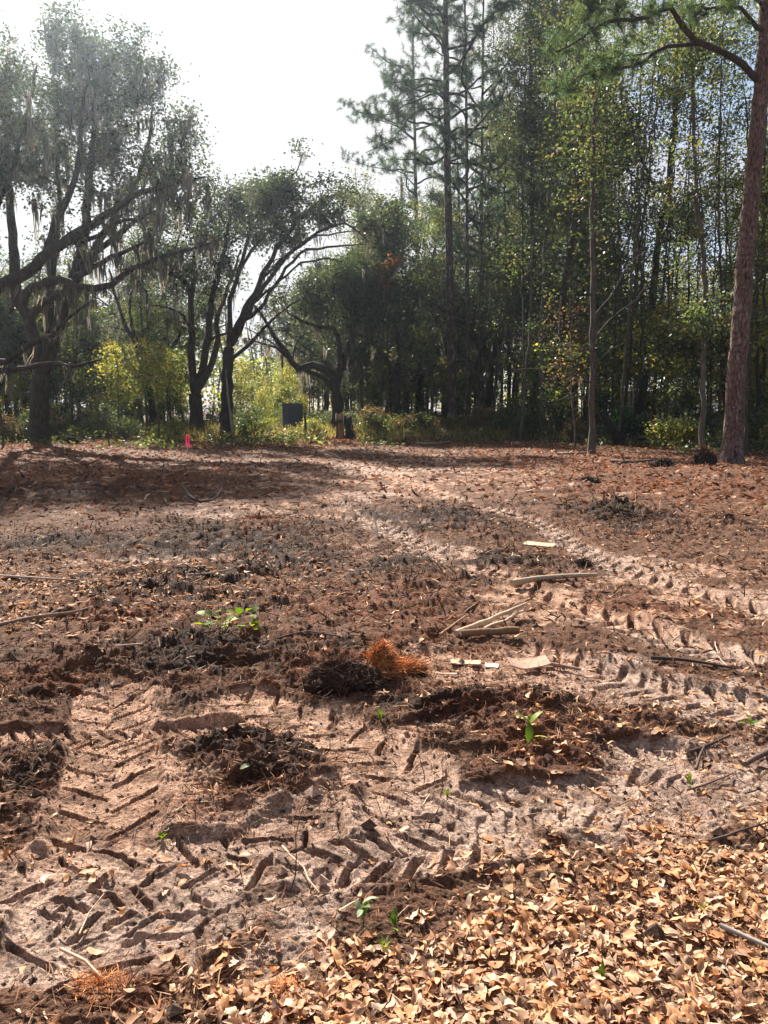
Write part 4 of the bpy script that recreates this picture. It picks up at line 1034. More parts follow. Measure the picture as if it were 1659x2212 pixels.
scatter('shrub', 30, 50, 66, -.17, -.10, 'sunlit yellow-green shrub in the bright glade by the grey box', 'shrubs of the bright glade', 'shrub', .8, .5, .9, var=[2], skip=lambda x, y: -.145 < x / y < -.095 and y < 54)
scatter('shrub', 70, 43, 60, -.15, .12, 'knee-high leafy shrub along the far end of the clearing', 'shrubs along the far end of the clearing', 'shrub', .7, .5, .95, skip=lambda x, y: (-.082 < x / y < -.025 and y < 45) or (-.145 < x / y < -.095 and y < 54))
scatter('shrub', 34, 42, 52, -.02, .13, 'leafy shrub in the gap under the middle pines', 'shrubs under the middle pines', 'shrub', .6, .6, 1.1, var=[0, 2, 3])
scatter('shrub', 60, 36, 58, -.62, -.13, 'low leafy shrub under the left-hand live oaks', 'shrubs under the left-hand live oaks', 'shrub', .9, .5, 1.1)
for (rx_, y_, v_) in [(.305, 57, 1), (.395, 55, 1)]: put('sapling', rx_ * y_, y_, 'thin leafy sapling in front of the white house', 'saplings in front of the white house', 'sapling', .8, v_, .5)
scatter('shrub', 70, 27, 56, .1, .62, 'low leafy shrub in the shade of the right-hand wood', 'shrubs in the right-hand wood', 'shrub', .8, .5, 1.1, skip=lambda x, y: (y < 30 and x / y < .42) or (.31 < x / y < .42 and y > 36))
for k, T in TPL.items():                                 # the patterns themselves go into the wood, too
    for t in T:
        for _ in range(200):
            y = 60 + 22 * rng.random(); x = y * (rng.random() * 1.1 - .55)
            if all((q[0] - x) ** 2 + (q[1] - y) ** 2 > 2 for q in placed) and not house_gap(x, y) and not glade(x, y): break
        t.location = (x, y, float(hz(x, y)[0]) - .03); placed.append((x, y))
        if k == 'slim': t.scale = (.6, .6, .6)
        nm = {'slim': ('slender tree in the deepest part of the wood behind everything', 'slender trees in the deep wood', 'tree'), 'oak': ('rounded oak in the deepest part of the wood behind everything', 'oaks in the deep wood', 'tree'),
              'sapling': ('small sapling in the deepest part of the wood', 'saplings in the deep wood', 'sapling'), 'shrub': ('bushy shrub in the deepest part of the wood', 'shrubs in the deep wood', 'shrub'), 'pine': ('pine in the deepest part of the wood behind everything', 'pines in the deep wood', 'tree')}[k]
        tag(t, nm[0], nm[2], nm[1])

def far_wood():
    """the mass of trunks and leaves beyond the trees one can tell apart"""
    mb = MB(); n = 2300
    r = 86 + 26 * rng.random(n); a = -0.75 + 1.5 * rng.random(n)
    x = a * r; y = r
    top = 12 + 5 * (fbm(x * .08, y * .05, 61, 3) - .5) * 2 + np.where(a > .1, 6, 0) + np.where(a < -.3, 3, 0)
    top = np.where((a > -.19) & (a < -.09), top * .75, top)
    z = 0.5 + (top - .5) * rng.random(n) ** .8
    C = np.stack([x, y, z], 1)
    C = C[~((a > .29) & (a < .46) & (z < 6) & (y < 95))]
    q = C[:, 0] / C[:, 1] < .02; leaves(mb, C[~q], 13, .9, .44, OAKP + MIXP + YELP[:2], .8, .55); leaves(mb, C[q], 12, .9, .40, MIXP + YELP + [[.22, .24, .08]], .8, .55)  # left part: backlight is put into the colour as brighter yellow leaves
    o = obj('far_woodland', mb.mesh('far_woodland', [M_leaf2])); tag(o, 'mass of far trees closing off the view behind the clearing', 'woodland', None, 'stuff')
    mb = MB()
    for i in range(260):
        rr = 84 + 26 * rng.random(); aa = -0.75 + 1.5 * rng.random(); h = 7 + 8 * rng.random(); w = .08 + .12 * rng.random()
        p = np.array([aa * rr, rr, -.2]); tube(mb, [p, p + [rng.normal(0, .5), 0, h * .5], p + [rng.normal(0, 1), 0, h]], [w, w * .8, w * .4], 5, DKB * (0.8 + rng.random()), False)
    o2 = obj('far_tree_trunks', mb.mesh('far_tree_trunks', [M_bark], True)); tag(o2, 'countless thin trunks standing inside the far mass of trees', 'woodland', None, 'stuff')
    # low growth on the floor of the wood and along its edge
    mb = MB(); n = 9000
    y = 27 + 50 * rng.random(n) ** 1.3; x = y * (-.62 + 1.24 * rng.random(n)); e = y - edge_y(x)
    keep = (e > -0.3 - 2.2 * sstep(.5, .8, vnoise(x * .7, y * .7, 46))) & (vnoise(x * .5, y * .5, 44) > .35) & ~((x / y > .29) & (x / y < .42) & (y > 40)) & ~((x / y > -.078) & (x / y < -.03) & (y < 42.5)) & ~((x / y > -.145) & (x / y < -.10) & (y > 46) & (y < 54)); x, y, e = x[keep], y[keep], e[keep]
    z = hz(x, y) + .08 + .35 * rng.random(len(x)) * sstep(0, 4, e)
    leaves(mb, np.stack([x, y, z], 1), 6, .2, .11, MIXP + OAKP + BRNP[:1] + YELP[:1], .6, .5)
    o3 = obj('undergrowth', mb.mesh('undergrowth', [M_leaf2])); tag(o3, 'low weeds and seedlings covering the floor of the wood', 'undergrowth', None, 'stuff')
    # dry grass and bare brush in the sunny strip along the far end
    mb = MB(); n = 15000; y = 37.5 + 13 * rng.random(n); x = y * (-.30 + .52 * rng.random(n)); e = y - edge_y(x)
    k = (e > -1.2) & (vnoise(x * .6 + 9, y * .6, 47) > .3) & ~((x / y > -.078) & (x / y < -.035) & (y < 42.5)); x, y = x[k], y[k]; N = len(x); z = hz(x, y) - .02; h = (.25 + .75 * rng.random(N) ** 2) * (.5 + vnoise(x * .4, y * .4, 48))
    a = np.stack([rng.normal(0, .35, N) * h, rng.normal(0, .35, N) * h, h], 1); th = rng.random(N) * 3.14; w_ = np.stack([np.cos(th), np.sin(th), 0 * th], 1) * .012; c = np.stack([x, y, z], 1)
    V = np.stack([c - w_, c + w_, c + a * .6 + w_ * .8, c + a * .6 - w_ * .8, c + a + np.stack([rng.normal(0, .15, N), rng.normal(0, .15, N), -.1 * h], 1)], 1).reshape(-1, 3); b_ = np.arange(N)[:, None] * 5
    cg = np.array([(.30, .22, .12), (.20, .17, .07), (.16, .10, .06), (.24, .24, .09), (.10, .08, .06)]); cc = np.repeat(cg[rng.integers(0, 5, N)] * (.6 + .7 * rng.random((N, 1))), 5, axis=0)
    o4 = obj('dry_grass', mk_mesh('dry_grass', V, [b_ + [[0, 1, 2, 3]], b_ + [[3, 2, 4]]], cc, False, [M_leaf2])); tag(o4, 'dry weeds and bare brush in the sunny strip at the far end', 'weeds', None, 'stuff')
far_wood()

# ------------------------------------------------------------------ things at the edge of the wood
def flat_mat(name, col, rough=.7, scale=25, var=.25, bump=.1, spec=.3):
    m = rough_mat(name, scale, bump, var, .004, rough, spec=spec); return m, np.array(col)
def bevel_box(mb, c, s, col, bev=0.01, rot=0.0, tilt=(0, 0)):
    bm_v = []
    hx, hy, hz_ = s[0] / 2, s[1] / 2, s[2] / 2; b = min(bev, hx * .4, hy * .4, hz_ * .4)
    import bmesh
    bm = bmesh.new(); bmesh.ops.create_cube(bm, size=1)
    for v in bm.verts: v.co = (v.co.x * s[0], v.co.y * s[1], v.co.z * s[2])
    if b > 0: bmesh.ops.bevel(bm, geom=list(bm.edges), offset=b, segments=1, affect='EDGES')
    M = Matrix.Translation(c) @ Euler((tilt[0], tilt[1], rot)).to_matrix().to_4x4(); bmesh.ops.transform(bm, matrix=M, verts=bm.verts)
    bm.verts.ensure_lookup_table(); V = np.array([v.co[:] for v in bm.verts])
    by = {}
    for f in bm.faces: by.setdefault(len(f.verts), []).append([v.index for v in f.verts])
    first = True; n0 = mb.n
    mb.V.append(V); mb.C.append(np.broadcast_to(np.asarray(col, float), (len(V), 3))); mb.n += len(V)
    for k, L in by.items(): mb.F.setdefault(k, []).append(np.array(L) + n0)
    bm.free()
def tomesh(mb, name, mats, smooth=False):
    V = np.concatenate(mb.V)
    # triangulate n-gons of more than four sides away from numpy limits: handled by mixed face lists
    return mk_mesh(name, V, [np.concatenate(f) for f in mb.F.values()], np.concatenate(mb.C), smooth, mats)
M_paint = rough_mat('weathered_paint', 30, .1, .12, .003, .6, spec=.3)
M_metal = rough_mat('dull_sheet_metal', 18, .1, .2, .003, .45, spec=.5)
M_plastic = rough_mat('flagging_tape', 60, .15, .08, .003, .5, spec=.4)

def build_stake():
    b = gz(405, 990); r = empty('survey_stake', b); r.rotation_euler = (0.02, .03, 0.2)
    tag(r, 'thin wooden survey stake with bright pink flagging tape tied at its top', 'stake')
    mb = MB(); bevel_box(mb, (0, 0, .36), (.05, .025, .80), (.72, .56, .40), .003)
    V = mb.V[0]; low = V[:, 2] < .05; V[low, 0] *= .3
    obj('stake_shaft', tomesh(mb, 'stake_shaft', [M_stick]), r)
    mb = MB(); bevel_box(mb, (0, 0, .77), (.042, .024, .03), (.75, .02, .16), .002)
    for k, (x0, w, L, dx) in enumerate([(-.035, .055, .34, .02), (.02, .05, .40, .045), (-.005, .045, .28, .01)]):
        n = 9; P = []
        for i in range(n):
            t = i / (n - 1); xx = x0 + dx * t + .012 * math.sin(t * 7 + k); yy = -.018 - .01 * k - .015 * math.sin(t * 5 + k * 2); z = .775 - L * t
            tw = math.sin(t * 3 + k) * .6
            P += [[xx - w / 2 * math.cos(tw), yy - w / 2 * math.sin(tw), z], [xx + w / 2 * math.cos(tw), yy + w / 2 * math.sin(tw), z + .01 * k]]
        mb.add(P, [[2 * i, 2 * i + 1, 2 * i + 3, 2 * i + 2] for i in range(n - 1)], (.80, .035, .18))
    obj('flagging_tape', tomesh(mb, 'flagging_tape', [leaf_mat('pink_tape', .3, .06, .3, (1.1, .6, .9))]), r)
build_stake()

def build_posts():
    P = [(6, 968, 66, .05, 'split wooden fence post at the far left edge before the wood'), (234, 964, 58, .035, 'thin fence post between the brush pile and the slim leaning oak'),
         (344, 963, 60, .05, 'dark fence post left of the pink-flagged stake'), (659, 955, 58, .055, 'weathered fence post in front of the grey box, left of the twin stump'),
         (806, 936, 52, .05, 'grey fence post right of the twin stump'), (938, 955, 26, .05, 'short broken fence post at the foot of the middle pines')]
    for px, py, h, r, lab in P:
        b = gz(px, py); H = h / K * b[1] + .1
        mb = MB(); n = 7; t = np.linspace(0, 1, n)
        pts = np.c_[.03 * np.sin(t * 4 + px), .02 * np.cos(t * 3), -.15 + (H + .15) * t]
        tube(mb, pts, r * (1 + .15 * rng.normal(0, 1, n)), 8, (.085, .068, .055), True, .35)
        o = obj('fence_post', mb.mesh('fence_post', [M_bark], False), None, b); tag(o, lab, 'post', 'posts of the old wire fence')
build_posts()

def build_stumps():
    b = gz(733, 950)
    for dx, H, r, lean, colt, lab in [(0, 1.25, .19, .02, (.50, .25, .10), 'cut stump with a fresh orange top, left one of the twin stump'), (.55, 1.12, .22, -.12, (.14, .10, .07), 'dark charred-looking stump leaning beside the orange-topped one')]:
        r_ = empty('tree_stump', (b[0] + dx, b[1] + dx * .3, b[2])); tag(r_, lab, 'stump')
        mb = MB(); k = 16; n = 9; P = np.array([[lean * t + .03 * math.sin(t * 5), 0, -.1 + (H + .1) * t] for t in np.linspace(0, 1, n)])
        rr = r * np.array([1.55, 1.25, 1.05, 1, .98, 1, .95, .98, .92])
        th = np.arange(k) * 2 * np.pi / k
        V = np.array([[p[0] + q * math.cos(a) * (1 + .12 * math.sin(a * 5 + 1) + .05 * rng.normal()), p[1] + q * math.sin(a) * (1 + .12 * math.sin(a * 5 + 1)), p[2] + (.13 * math.sin(a * 2 + 1) if i == n - 1 else 0)] for i, (p, q) in enumerate(zip(P, rr)) for a in th])
        F = [[i * k + j, i * k + (j + 1) % k, (i + 1) * k + (j + 1) % k, (i + 1) * k + j] for i in range(n - 1) for j in range(k)]
        C = np.tile(np.array([[.05, .04, .035]]), (len(V), 1))
        if dx == 0:
            a = np.tile(th, n); zf = np.repeat(np.linspace(0, 1, n), k); m = (np.cos(a + 1.2) > .55) & (zf < .75) & (zf > .1); C[m] = (.34, .16, .07); C[zf > .8] = (.34, .24, .17)
        mb.add(V, F, C); obj('bark', mb.mesh('stump_bark', [M_bark], True), r_)
        mb = MB(); top = V[-k:] * 1.0; top[:, 2] -= .004; ctr = top.mean(0) + [0, 0, .03]
        inner = ctr + (top - ctr) * .55 + np.c_[np.zeros((k, 2)), .03 * rng.normal(0, 1, k)]
        mb.add(np.vstack([top, inner, ctr[None]]), [[j, (j + 1) % k, k + (j + 1) % k, k + j] for j in range(k)], colt); mb.add(np.vstack([inner, ctr[None]]), [[j, (j + 1) % k, k] for j in range(k)], colt)
        obj('cut_top', mb.mesh('stump_top', [M_stick]), r_)
build_stumps()

def build_box():
    Y = 52; c = at(631, 900, Y); z = float(hz(c[0], Y)[0])
    r = empty('metal_tank_box', (c[0], Y, z), R(12)); tag(r, 'big grey-blue metal box half hidden in shrubs left of the twin stump', 'box')
    mb = MB(); bevel_box(mb, (0, 0, .98), (1.35, .95, 1.84), (.075, .085, .105), .05); obj('body', tomesh(mb, 'box_body', [M_metal]), r)
    mb = MB(); bevel_box(mb, (0, 0, 1.94), (1.42, 1.02, .07), (.10, .11, .13), .03); obj('lid', tomesh(mb, 'box_lid', [M_metal]), r)
    mb = MB(); bevel_box(mb, (.14, -.49, 1.08), (.92, .025, 1.35), (.045, .055, .08), .01); obj('door', tomesh(mb, 'box_door', [M_metal]), r)
    mb = MB()
    for x in (-.6, .6): bevel_box(mb, (x, 0, .03), (.12, .9, .1), (.04, .035, .03), .01)
    for k, x in enumerate((-.6, .6)):
        mb = MB(); bevel_box(mb, (x, 0, .03), (.12, .9, .1), (.04, .035, .03), .01); obj('skid', tomesh(mb, 'box_skid', [M_bark]), r)
build_box()

def build_house():
    Y = 66; c = at(1398, 880, Y); z = float(hz(c[0], Y)[0]); r = empty('white_house', (c[0], Y, z), R(-8))
    tag(r, 'small white house with a bright metal roof seen through the trees at the right', 'house')
    W_, D_, H_ = 6.0, 5.0, 3.1; white = (.62, .62, .66)
    mb = MB(); bevel_box(mb, (0, 0, H_ / 2), (W_, D_, H_), white, .02); obj('wall', tomesh(mb, 'house_wall', [M_paint]), r)
    mb = MB()
    V = [(-W_ / 2 - .35, -D_ / 2 - .4, H_ + .0), (W_ / 2 + .35, -D_ / 2 - .4, H_), (W_ / 2 + .35, 0, H_ + 1.25), (-W_ / 2 - .35, 0, H_ + 1.25), (-W_ / 2 - .35, D_ / 2 + .4, H_), (W_ / 2 + .35, D_ / 2 + .4, H_)]
    V = np.array(V); V2 = V - [0, 0, .08]
    VV = np.vstack([V, V2])
    F4 = [[0, 1, 2, 3], [3, 2, 5, 4], [7, 6, 9, 8], [8, 9, 10, 11], [0, 6, 7, 1], [4, 5, 11, 10], [0, 3, 9, 6], [3, 4, 10, 9], [1, 7, 8, 2], [2, 8, 11, 5]]
    mb.add(VV, F4, (.75, .76, .80))
    rf = obj('roof', tomesh(mb, 'house_roof', [rough_mat('light_metal_roof', 8, .05, .06, .003, .35, spec=.6)]), r)
    for i in range(17):
        x = -W_ / 2 - .3 + i * (W_ + .6) / 16; mb = MB()
        L = math.hypot(D_ / 2 + .4, 1.25); bevel_box(mb, (x, -(D_ / 2 + .4) / 2, H_ + .645), (.04, L, .04), (.75, .76, .80), .004, 0, (math.atan2(1.25, D_ / 2 + .4), 0))
        obj('roof_seam', tomesh(mb, 'roof_seam', [M_paint]), rf)
    mb = MB()
    for s in (-1, 1):
        x = s * (W_ / 2 - .01); mb.add([(x, -D_ / 2, H_ - .02), (x, D_ / 2, H_ - .02), (x, 0, H_ + 1.15), (x - s * .1, -D_ / 2, H_ - .02), (x - s * .1, D_ / 2, H_ - .02), (x - s * .1, 0, H_ + 1.15)], [[0, 1, 2], [3, 5, 4]], white)
    obj('gable', tomesh(mb, 'house_gable', [M_paint]), r)
    for x in (-2.1, 1.7):
        mb = MB(); bevel_box(mb, (x, -D_ / 2 - .02, 1.35), (1.0, .06, 1.0), (.7, .7, .72), .01); w = obj('window', tomesh(mb, 'house_window', [M_paint]), r)
        mb = MB(); bevel_box(mb, (x, -D_ / 2 - .055, 1.35), (.84, .02, .84), (.03, .035, .04), .002); obj('pane', tomesh(mb, 'window_pane', [M_metal]), w)
    mb = MB(); bevel_box(mb, (-.3, -D_ / 2 - .02, 1.02), (.9, .06, 2.0), (.35, .36, .38), .01); d = obj('door', tomesh(mb, 'house_door', [M_paint]), r)
    mb = MB(); bevel_box(mb, (.02, -D_ / 2 - .075, 1.0), (.05, .05, .05), (.5, .45, .3), .01); obj('handle', tomesh(mb, 'door_handle', [M_metal]), d)
    # open lean-to with a pale flat roof further right
    Y = 50; c = at(1550, 890, Y); z = float(hz(c[0], Y)[0]); r = empty('open_shed', (c[0], Y, z)); tag(r, 'low open shed with a pale flat roof just left of the big reddish pine', 'shed')
    h = 1.85 
    mb = MB(); bevel_box(mb, (0, 0, h), (2.9, 1.8, .06), (.62, .62, .64), .01, 0, (.06, 0)); obj('roof', tomesh(mb, 'shed_roof', [M_metal]), r)
    for x, y in ((-1.3, -.75), (1.3, -.75), (-1.3, .75), (1.3, .75)):
        mb = MB(); bevel_box(mb, (x, y, h / 2 - .1), (.1, .1, h), (.12, .09, .07), .008); obj('leg', tomesh(mb, 'shed_post', [M_bark]), r)
    mb = MB(); bevel_box(mb, (.2, .8, .7), (2.3, .06, 1.3), (.05, .05, .05), .01); obj('back_panel', tomesh(mb, 'shed_back', [M_bark]), r)
build_house()

# ------------------------------------------------------------------ fallen wood, root balls, seedlings
def stick(pts, r0, r1, lab, col=(.23, .16, .12), name='stick', lift=0.012, cat='stick', k=6, twigs=0, lifts=None):
    G = np.array([gz(*p) for p in pts]); dd_ = np.concatenate([[0], np.cumsum(np.linalg.norm(np.diff(G[:, :2], axis=0), axis=1))]); tt_ = dd_ / dd_[-1]
    if lifts is not None:
        ln = G[0, 2] + (G[-1, 2] - G[0, 2]) * tt_; G[:, 2] = ln + max(0, float(np.mean(G[:, 2] - ln)))
    G[:, 2] += lift + r0 * .6
    if lifts is not None: G[:, 2] += np.array(lifts)
    Z = resample(G, 0.08 if G[0][1] < 6 else .25, 0.004)
    zz = hz(Z[:, 0], Z[:, 1]); b = Z[0].copy()
    if lifts is None: Z[:, 2] = np.maximum(Z[:, 2], zz + r1 * .5)
    # stiff wood does not follow every clod
    if lifts is None:
        s = np.linspace(0, 1, len(Z)); c = np.polyfit(s, Z[:, 2], 1 if len(Z) < 14 else 2); Z[:, 2] = 0.08 * Z[:, 2] + .92 * np.polyval(c, s) + .006
    r = root = empty(name, b) if twigs else None
    mb = MB(); tube(mb, Z - b, np.linspace(r0, r1, len(Z)), k, np.array(col), True, .25)
    me = mb.mesh(name, [M_stick], True)
    if not twigs:
        o = obj(name, me, None, b); tag(o, lab, cat); return o
    tag(root, lab, cat); obj('main_stem', me, root)
    for i in range(twigs):
        j = rng.integers(len(Z) // 3, len(Z) - 1); d = Z[min(j + 1, len(Z) - 1)] - Z[j]; d /= np.linalg.norm(d) + 1e-9
        v = d + rng.normal(0, .6, 3); v[2] = abs(v[2]) * .35; L = (.15 + .35 * rng.random()) * np.linalg.norm(Z[-1] - Z[0]) * .5
        e = Z[j] + v / np.linalg.norm(v) * L; m = (Z[j] + e) / 2 + rng.normal(0, .06 * L, 3)
        mb = MB(); tube(mb, np.array([Z[j], m, e]) - b, [r1 * .9, r1 * .6, r1 * .3], 5, np.array(col) * .9); obj('twig', mb.mesh('twig', [M_stick], True), root)
    return root
S = stick
S([(-20,1366),(80,1345),(165,1336),(275,1312)], .016, .008, 'long grey fallen branch entering from the left edge toward the green oak sprig', (.25,.17,.13), 'fallen_branch', cat='branch', twigs=3)
S([(272,1311),(330,1320),(425,1325),(470,1310)], .007, .003, 'thin forked tip of the fallen branch reaching the green oak sprig', (.20,.13,.10), twigs=3)
S([(-15,1256),(60,1262),(170,1272)], .016, .008, 'straight pale stick lying on leaves at the left edge, above the long branch', (.36,.27,.22))
S([(600,1392),(660,1380),(735,1391)], .008, .004, 'thin dark stick left of the root ball', (.10,.07,.06))
S([(405,1257),(460,1254),(500,1246)], .012, .008, 'short grey stick in dark soil above the green oak sprig', (.30,.23,.2))
S([(250,1422),(310,1426)], .009, .007, 'short tan stick on the dark soil at left', (.40,.28,.2))
S([(395,1075),(425,1091),(465,1086),(487,1070)], .03, .012, 'dark antler-shaped dead limb lying on pale sand at mid-left', (.06,.05,.045), 'dead_limb', cat='branch', lifts=[.18,.02,.02,.2], twigs=2)
S([(805,1150),(811,1160),(816,1172)], .012, .01, 'short dark stub poking up beside the first tyre track', (.05,.04,.035), lifts=[.2,.1,0])
S([(1105,1276),(1180,1262),(1290,1254)], .03, .018, 'long pale log lying across the tyre tracks at mid-right', (.40,.30,.22), 'log', cat='log')
S([(985,1384),(1060,1362),(1135,1335)], .026, .012, 'thick tapering pale stake, topmost of the crossed sticks', (.48,.35,.24), lifts=[.0,.03,.06])
S([(1045,1380),(1090,1362),(1130,1338)], .013, .009, 'thin pale stick under the thick tapering one in the crossed pile', (.50,.38,.27), lifts=[.0,.02,.03])
S([(995,1388),(1060,1386),(1120,1384)], .026, .028, 'split brown log forming the base of the crossed sticks', (.20,.12,.07), 'split_log', cat='log', lifts=[.0,.01,.015])
S([(950,1380),(1005,1347)], .007, .005, 'slim tan stick left of the crossed sticks', (.45,.30,.2))
S([(1405,1432),(1490,1440),(1580,1458)], .013, .007, 'dark bent stick near the right edge above the ripple-marked sand', (.06,.045,.04), twigs=2)
S([(1538,1345),(1550,1405),(1560,1425),(1576,1450)], .006, .003, 'thin pale curling root near the right edge', (.45,.32,.26), 'root')
S([(1175,1440),(1220,1447),(1255,1453)], .014, .009, 'mud-coated stick right of the curled bark board', (.30,.21,.17))
S([(1530,1838),(1590,1818),(1665,1793)], .006, .003, 'thin dark twig on the leaf litter at the right edge', (.08,.06,.05), twigs=2)
S([(1609,1662),(1635,1648),(1672,1625)], .012, .015, 'thick dark stick poking in at the right edge by the pale sand', (.12,.085,.07))
S([(1490,1620),(1530,1616),(1577,1602)], .009, .006, 'dark crooked stick on grey sand near the right edge', (.09,.065,.055), twigs=1)
S([(1504,1656),(1512,1638),(1522,1618)], .008, .005, 'short dark stub crossing the crooked stick', (.10,.07,.06))
S([(1485,1706),(1530,1695),(1582,1680)], .005, .003, 'thin reddish twig below the crooked dark stick', (.14,.08,.06))
S([(1555,2016),(1600,2035),(1668,2064)], .009, .006, 'grey lichen-spotted stick buried in the leaf mat at lower right', (.28,.25,.22))
S([(610,1838),(650,1885),(690,1950)], .0045, .002, 'tan curved stalk crossing the clear ground at lower centre', (.5,.34,.24))
S([(130,2055),(175,2080),(220,2122)], .005, .003, 'tan bent twig at lower left', (.5,.34,.24))
S([(172,2026),(200,1972),(226,1945)], .003, .002, 'pale straight straw rising right of the lower-left chevrons', (.55,.4,.28))
S([(830,1800),(850,1830),(870,1850)], .003, .002, 'short brown stalk beside the deep centre track', (.3,.2,.15))
def upright(px, py, h, lean, r, lab, col=(.07, .05, .04), tw=2, name='dry_weed'):
    b = gz(px, py); root = empty(name, b); tag(root, lab, 'stem'); mb = MB()
    P = np.array([[lean * t * h + .01 * math.sin(7 * t), .05 * h * t, h * t - .02] for t in np.linspace(0, 1, 6)]); tube(mb, P, np.linspace(r, r * .4, 6), 5, col)
    obj('main_stem', mb.mesh(name, [M_stick], True), root)
    for i in range(tw):
        j = 2 + i % 3; e = P[j] + np.array([rng.normal(0, .12), rng.normal(0, .1), .12]) * h; mb = MB(); tube(mb, [P[j], (P[j] + e) / 2 + [0, 0, .01], e], [r * .5, r * .35, r * .2], 4, col); obj('twig', mb.mesh('twig', [M_stick], True), root)
upright(345, 1048, 1.05, .22, .008, 'thin bare sapling stem standing in front of the pink-flagged stake')
upright(625, 1925, .33, .16, .0028, 'wiry dark weed stalk standing in the lower centre')
upright(948, 1722, .28, .12, .0025, 'wiry dark stalk right of the centre chevrons', tw=1)
upright(915, 1690, .26, -.1, .0022, 'fine dark stalk just left of another near the centre chevrons', tw=1)
upright(360, 1453, .13, -.08, .008, 'pinkish peeled peg standing in dark soil at left', (.5, .28, .22), 0, 'wooden_peg')
upright(60, 1640, .12, .6, .004, 'short dark twig sticking out of the mud at far left', tw=1)

def plank(px, py, sx, sy, sz, rot, col, lab, curl=0.0, name='board', tilt=(0, 0), lift=.01):
    b = gz(px, py); mb = MB(); n = 8; P = []
    for i in range(n + 1):
        t = i / n; x = (t - .5) * sx
        for s in (-1, 1):
            yy = s * sy / 2 * (1 + .12 * math.sin(t * 9 + s)); z = curl * (4 * (t - .5) ** 2) * sx
            P += [[x, yy, z + sz + .3 * curl * sy * (s > 0)], [x, yy, z + .3 * curl * sy * (s > 0)]]
    F = []
    for i in range(n):
        a = 4 * i; b_ = 4 * (i + 1)
        F += [[a, b_, b_ + 2, a + 2], [a + 1, a + 3, b_ + 3, b_ + 1], [a, a + 1, b_ + 1, b_], [a + 2, b_ + 2, b_ + 3, a + 3]]
    F += [[0, 2, 3, 1], [4 * n, 4 * n + 1, 4 * n + 3, 4 * n + 2]]
    mb.add(P, F, col); z = max(b[2], float(hz(b[0], b[1]).max())) + lift
    o = obj(name, mb.mesh(name, [M_stick]), None, (b[0], b[1], z), (tilt[0], tilt[1], rot)); tag(o, lab, name.replace('_', ' ').split()[0] if name != 'board' else 'board'); return o
plank(1165, 1188, .36, .13, .015, -.55, (.50, .37, .24), 'flat yellow sawn board lying between the tyre tracks', 0, tilt=(.12, 0), lift=.03)
plank(1156, 1100, .10, .05, .012, 1.5, (.8, .74, .68), 'small white wood offcut far down the right side of the clearing', 0, tilt=(.9, 0), lift=.06)
plank(1006, 1437, .19, .05, .008, -.1, (.55, .38, .26), 'flat pale bark chip below the crossed sticks', .02, 'wood_chip', tilt=(.15, 0), lift=.015)
plank(1062, 1441, .085, .045, .006, -.25, (.75, .62, .52), 'small whitish chip right of the flat pale bark chip', .02, 'wood_chip', tilt=(.15, 0), lift=.012)
plank(1140, 1449, .25, .09, .01, .22, (.50, .34, .25), 'curled bark board casting a dark shadow on the sand', .12, 'bark_board', tilt=(.25, 0), lift=.045)
plank(1100, 1545, .07, .03, .005, .4, (.5, .36, .28), 'tiny bark chip on the brown soil left of the broad-leaved seedling', .02, 'wood_chip', tilt=(.15, 0))
plank(965, 1462, .12, .018, .006, -.1, (.42, .28, .22), 'narrow muddy splinter under the pale bark chip', .02, 'wood_chip', tilt=(.1, 0))

def lump(b, sx, sy, sz, seed, col, n=30, rough=.42):
    """an uneven clump of soil"""
    u = np.linspace(0, 2 * np.pi, n * 2, endpoint=False); v = np.linspace(0.02, np.pi * .62, n)
    U, V_ = np.meshgrid(u, v); d = 1 + 1.9 * rough * (fbm(np.cos(U) * 2.4 + seed + 5, np.sin(U) * 2.4 + V_ * 2.6, seed, 6, .72) - .5) * 2
    f1, _ = worley(np.cos(U) * 4 + 9, np.sin(U) * 4 + V_ * 3.2, seed); f3, _ = worley(np.cos(U) * 11 + 9, np.sin(U) * 11 + V_ * 8, seed + 3); d = d + .20 * (0.6 - f1) + .10 * (.6 - f3)
    P = np.stack([sx * d * np.sin(V_) * np.cos(U), sy * d * np.sin(V_) * np.sin(U), sz * d * np.cos(V_)], -1).reshape(-1, 3)
    k = n * 2; i = np.arange(n - 1)[:, None] * k; j = np.arange(k)[None, :]; F = np.stack([i + j, i + k + j, i + k + (j + 1) % k, i + (j + 1) % k], -1).reshape(-1, 4)
    c = np.asarray(col) * (0.6 + .8 * fbm(P[:, 0] * 30 + 3, P[:, 1] * 30 + P[:, 2] * 25, seed, 3))[:, None]
    mb = MB(); mb.add(P, F, c); return mb, P
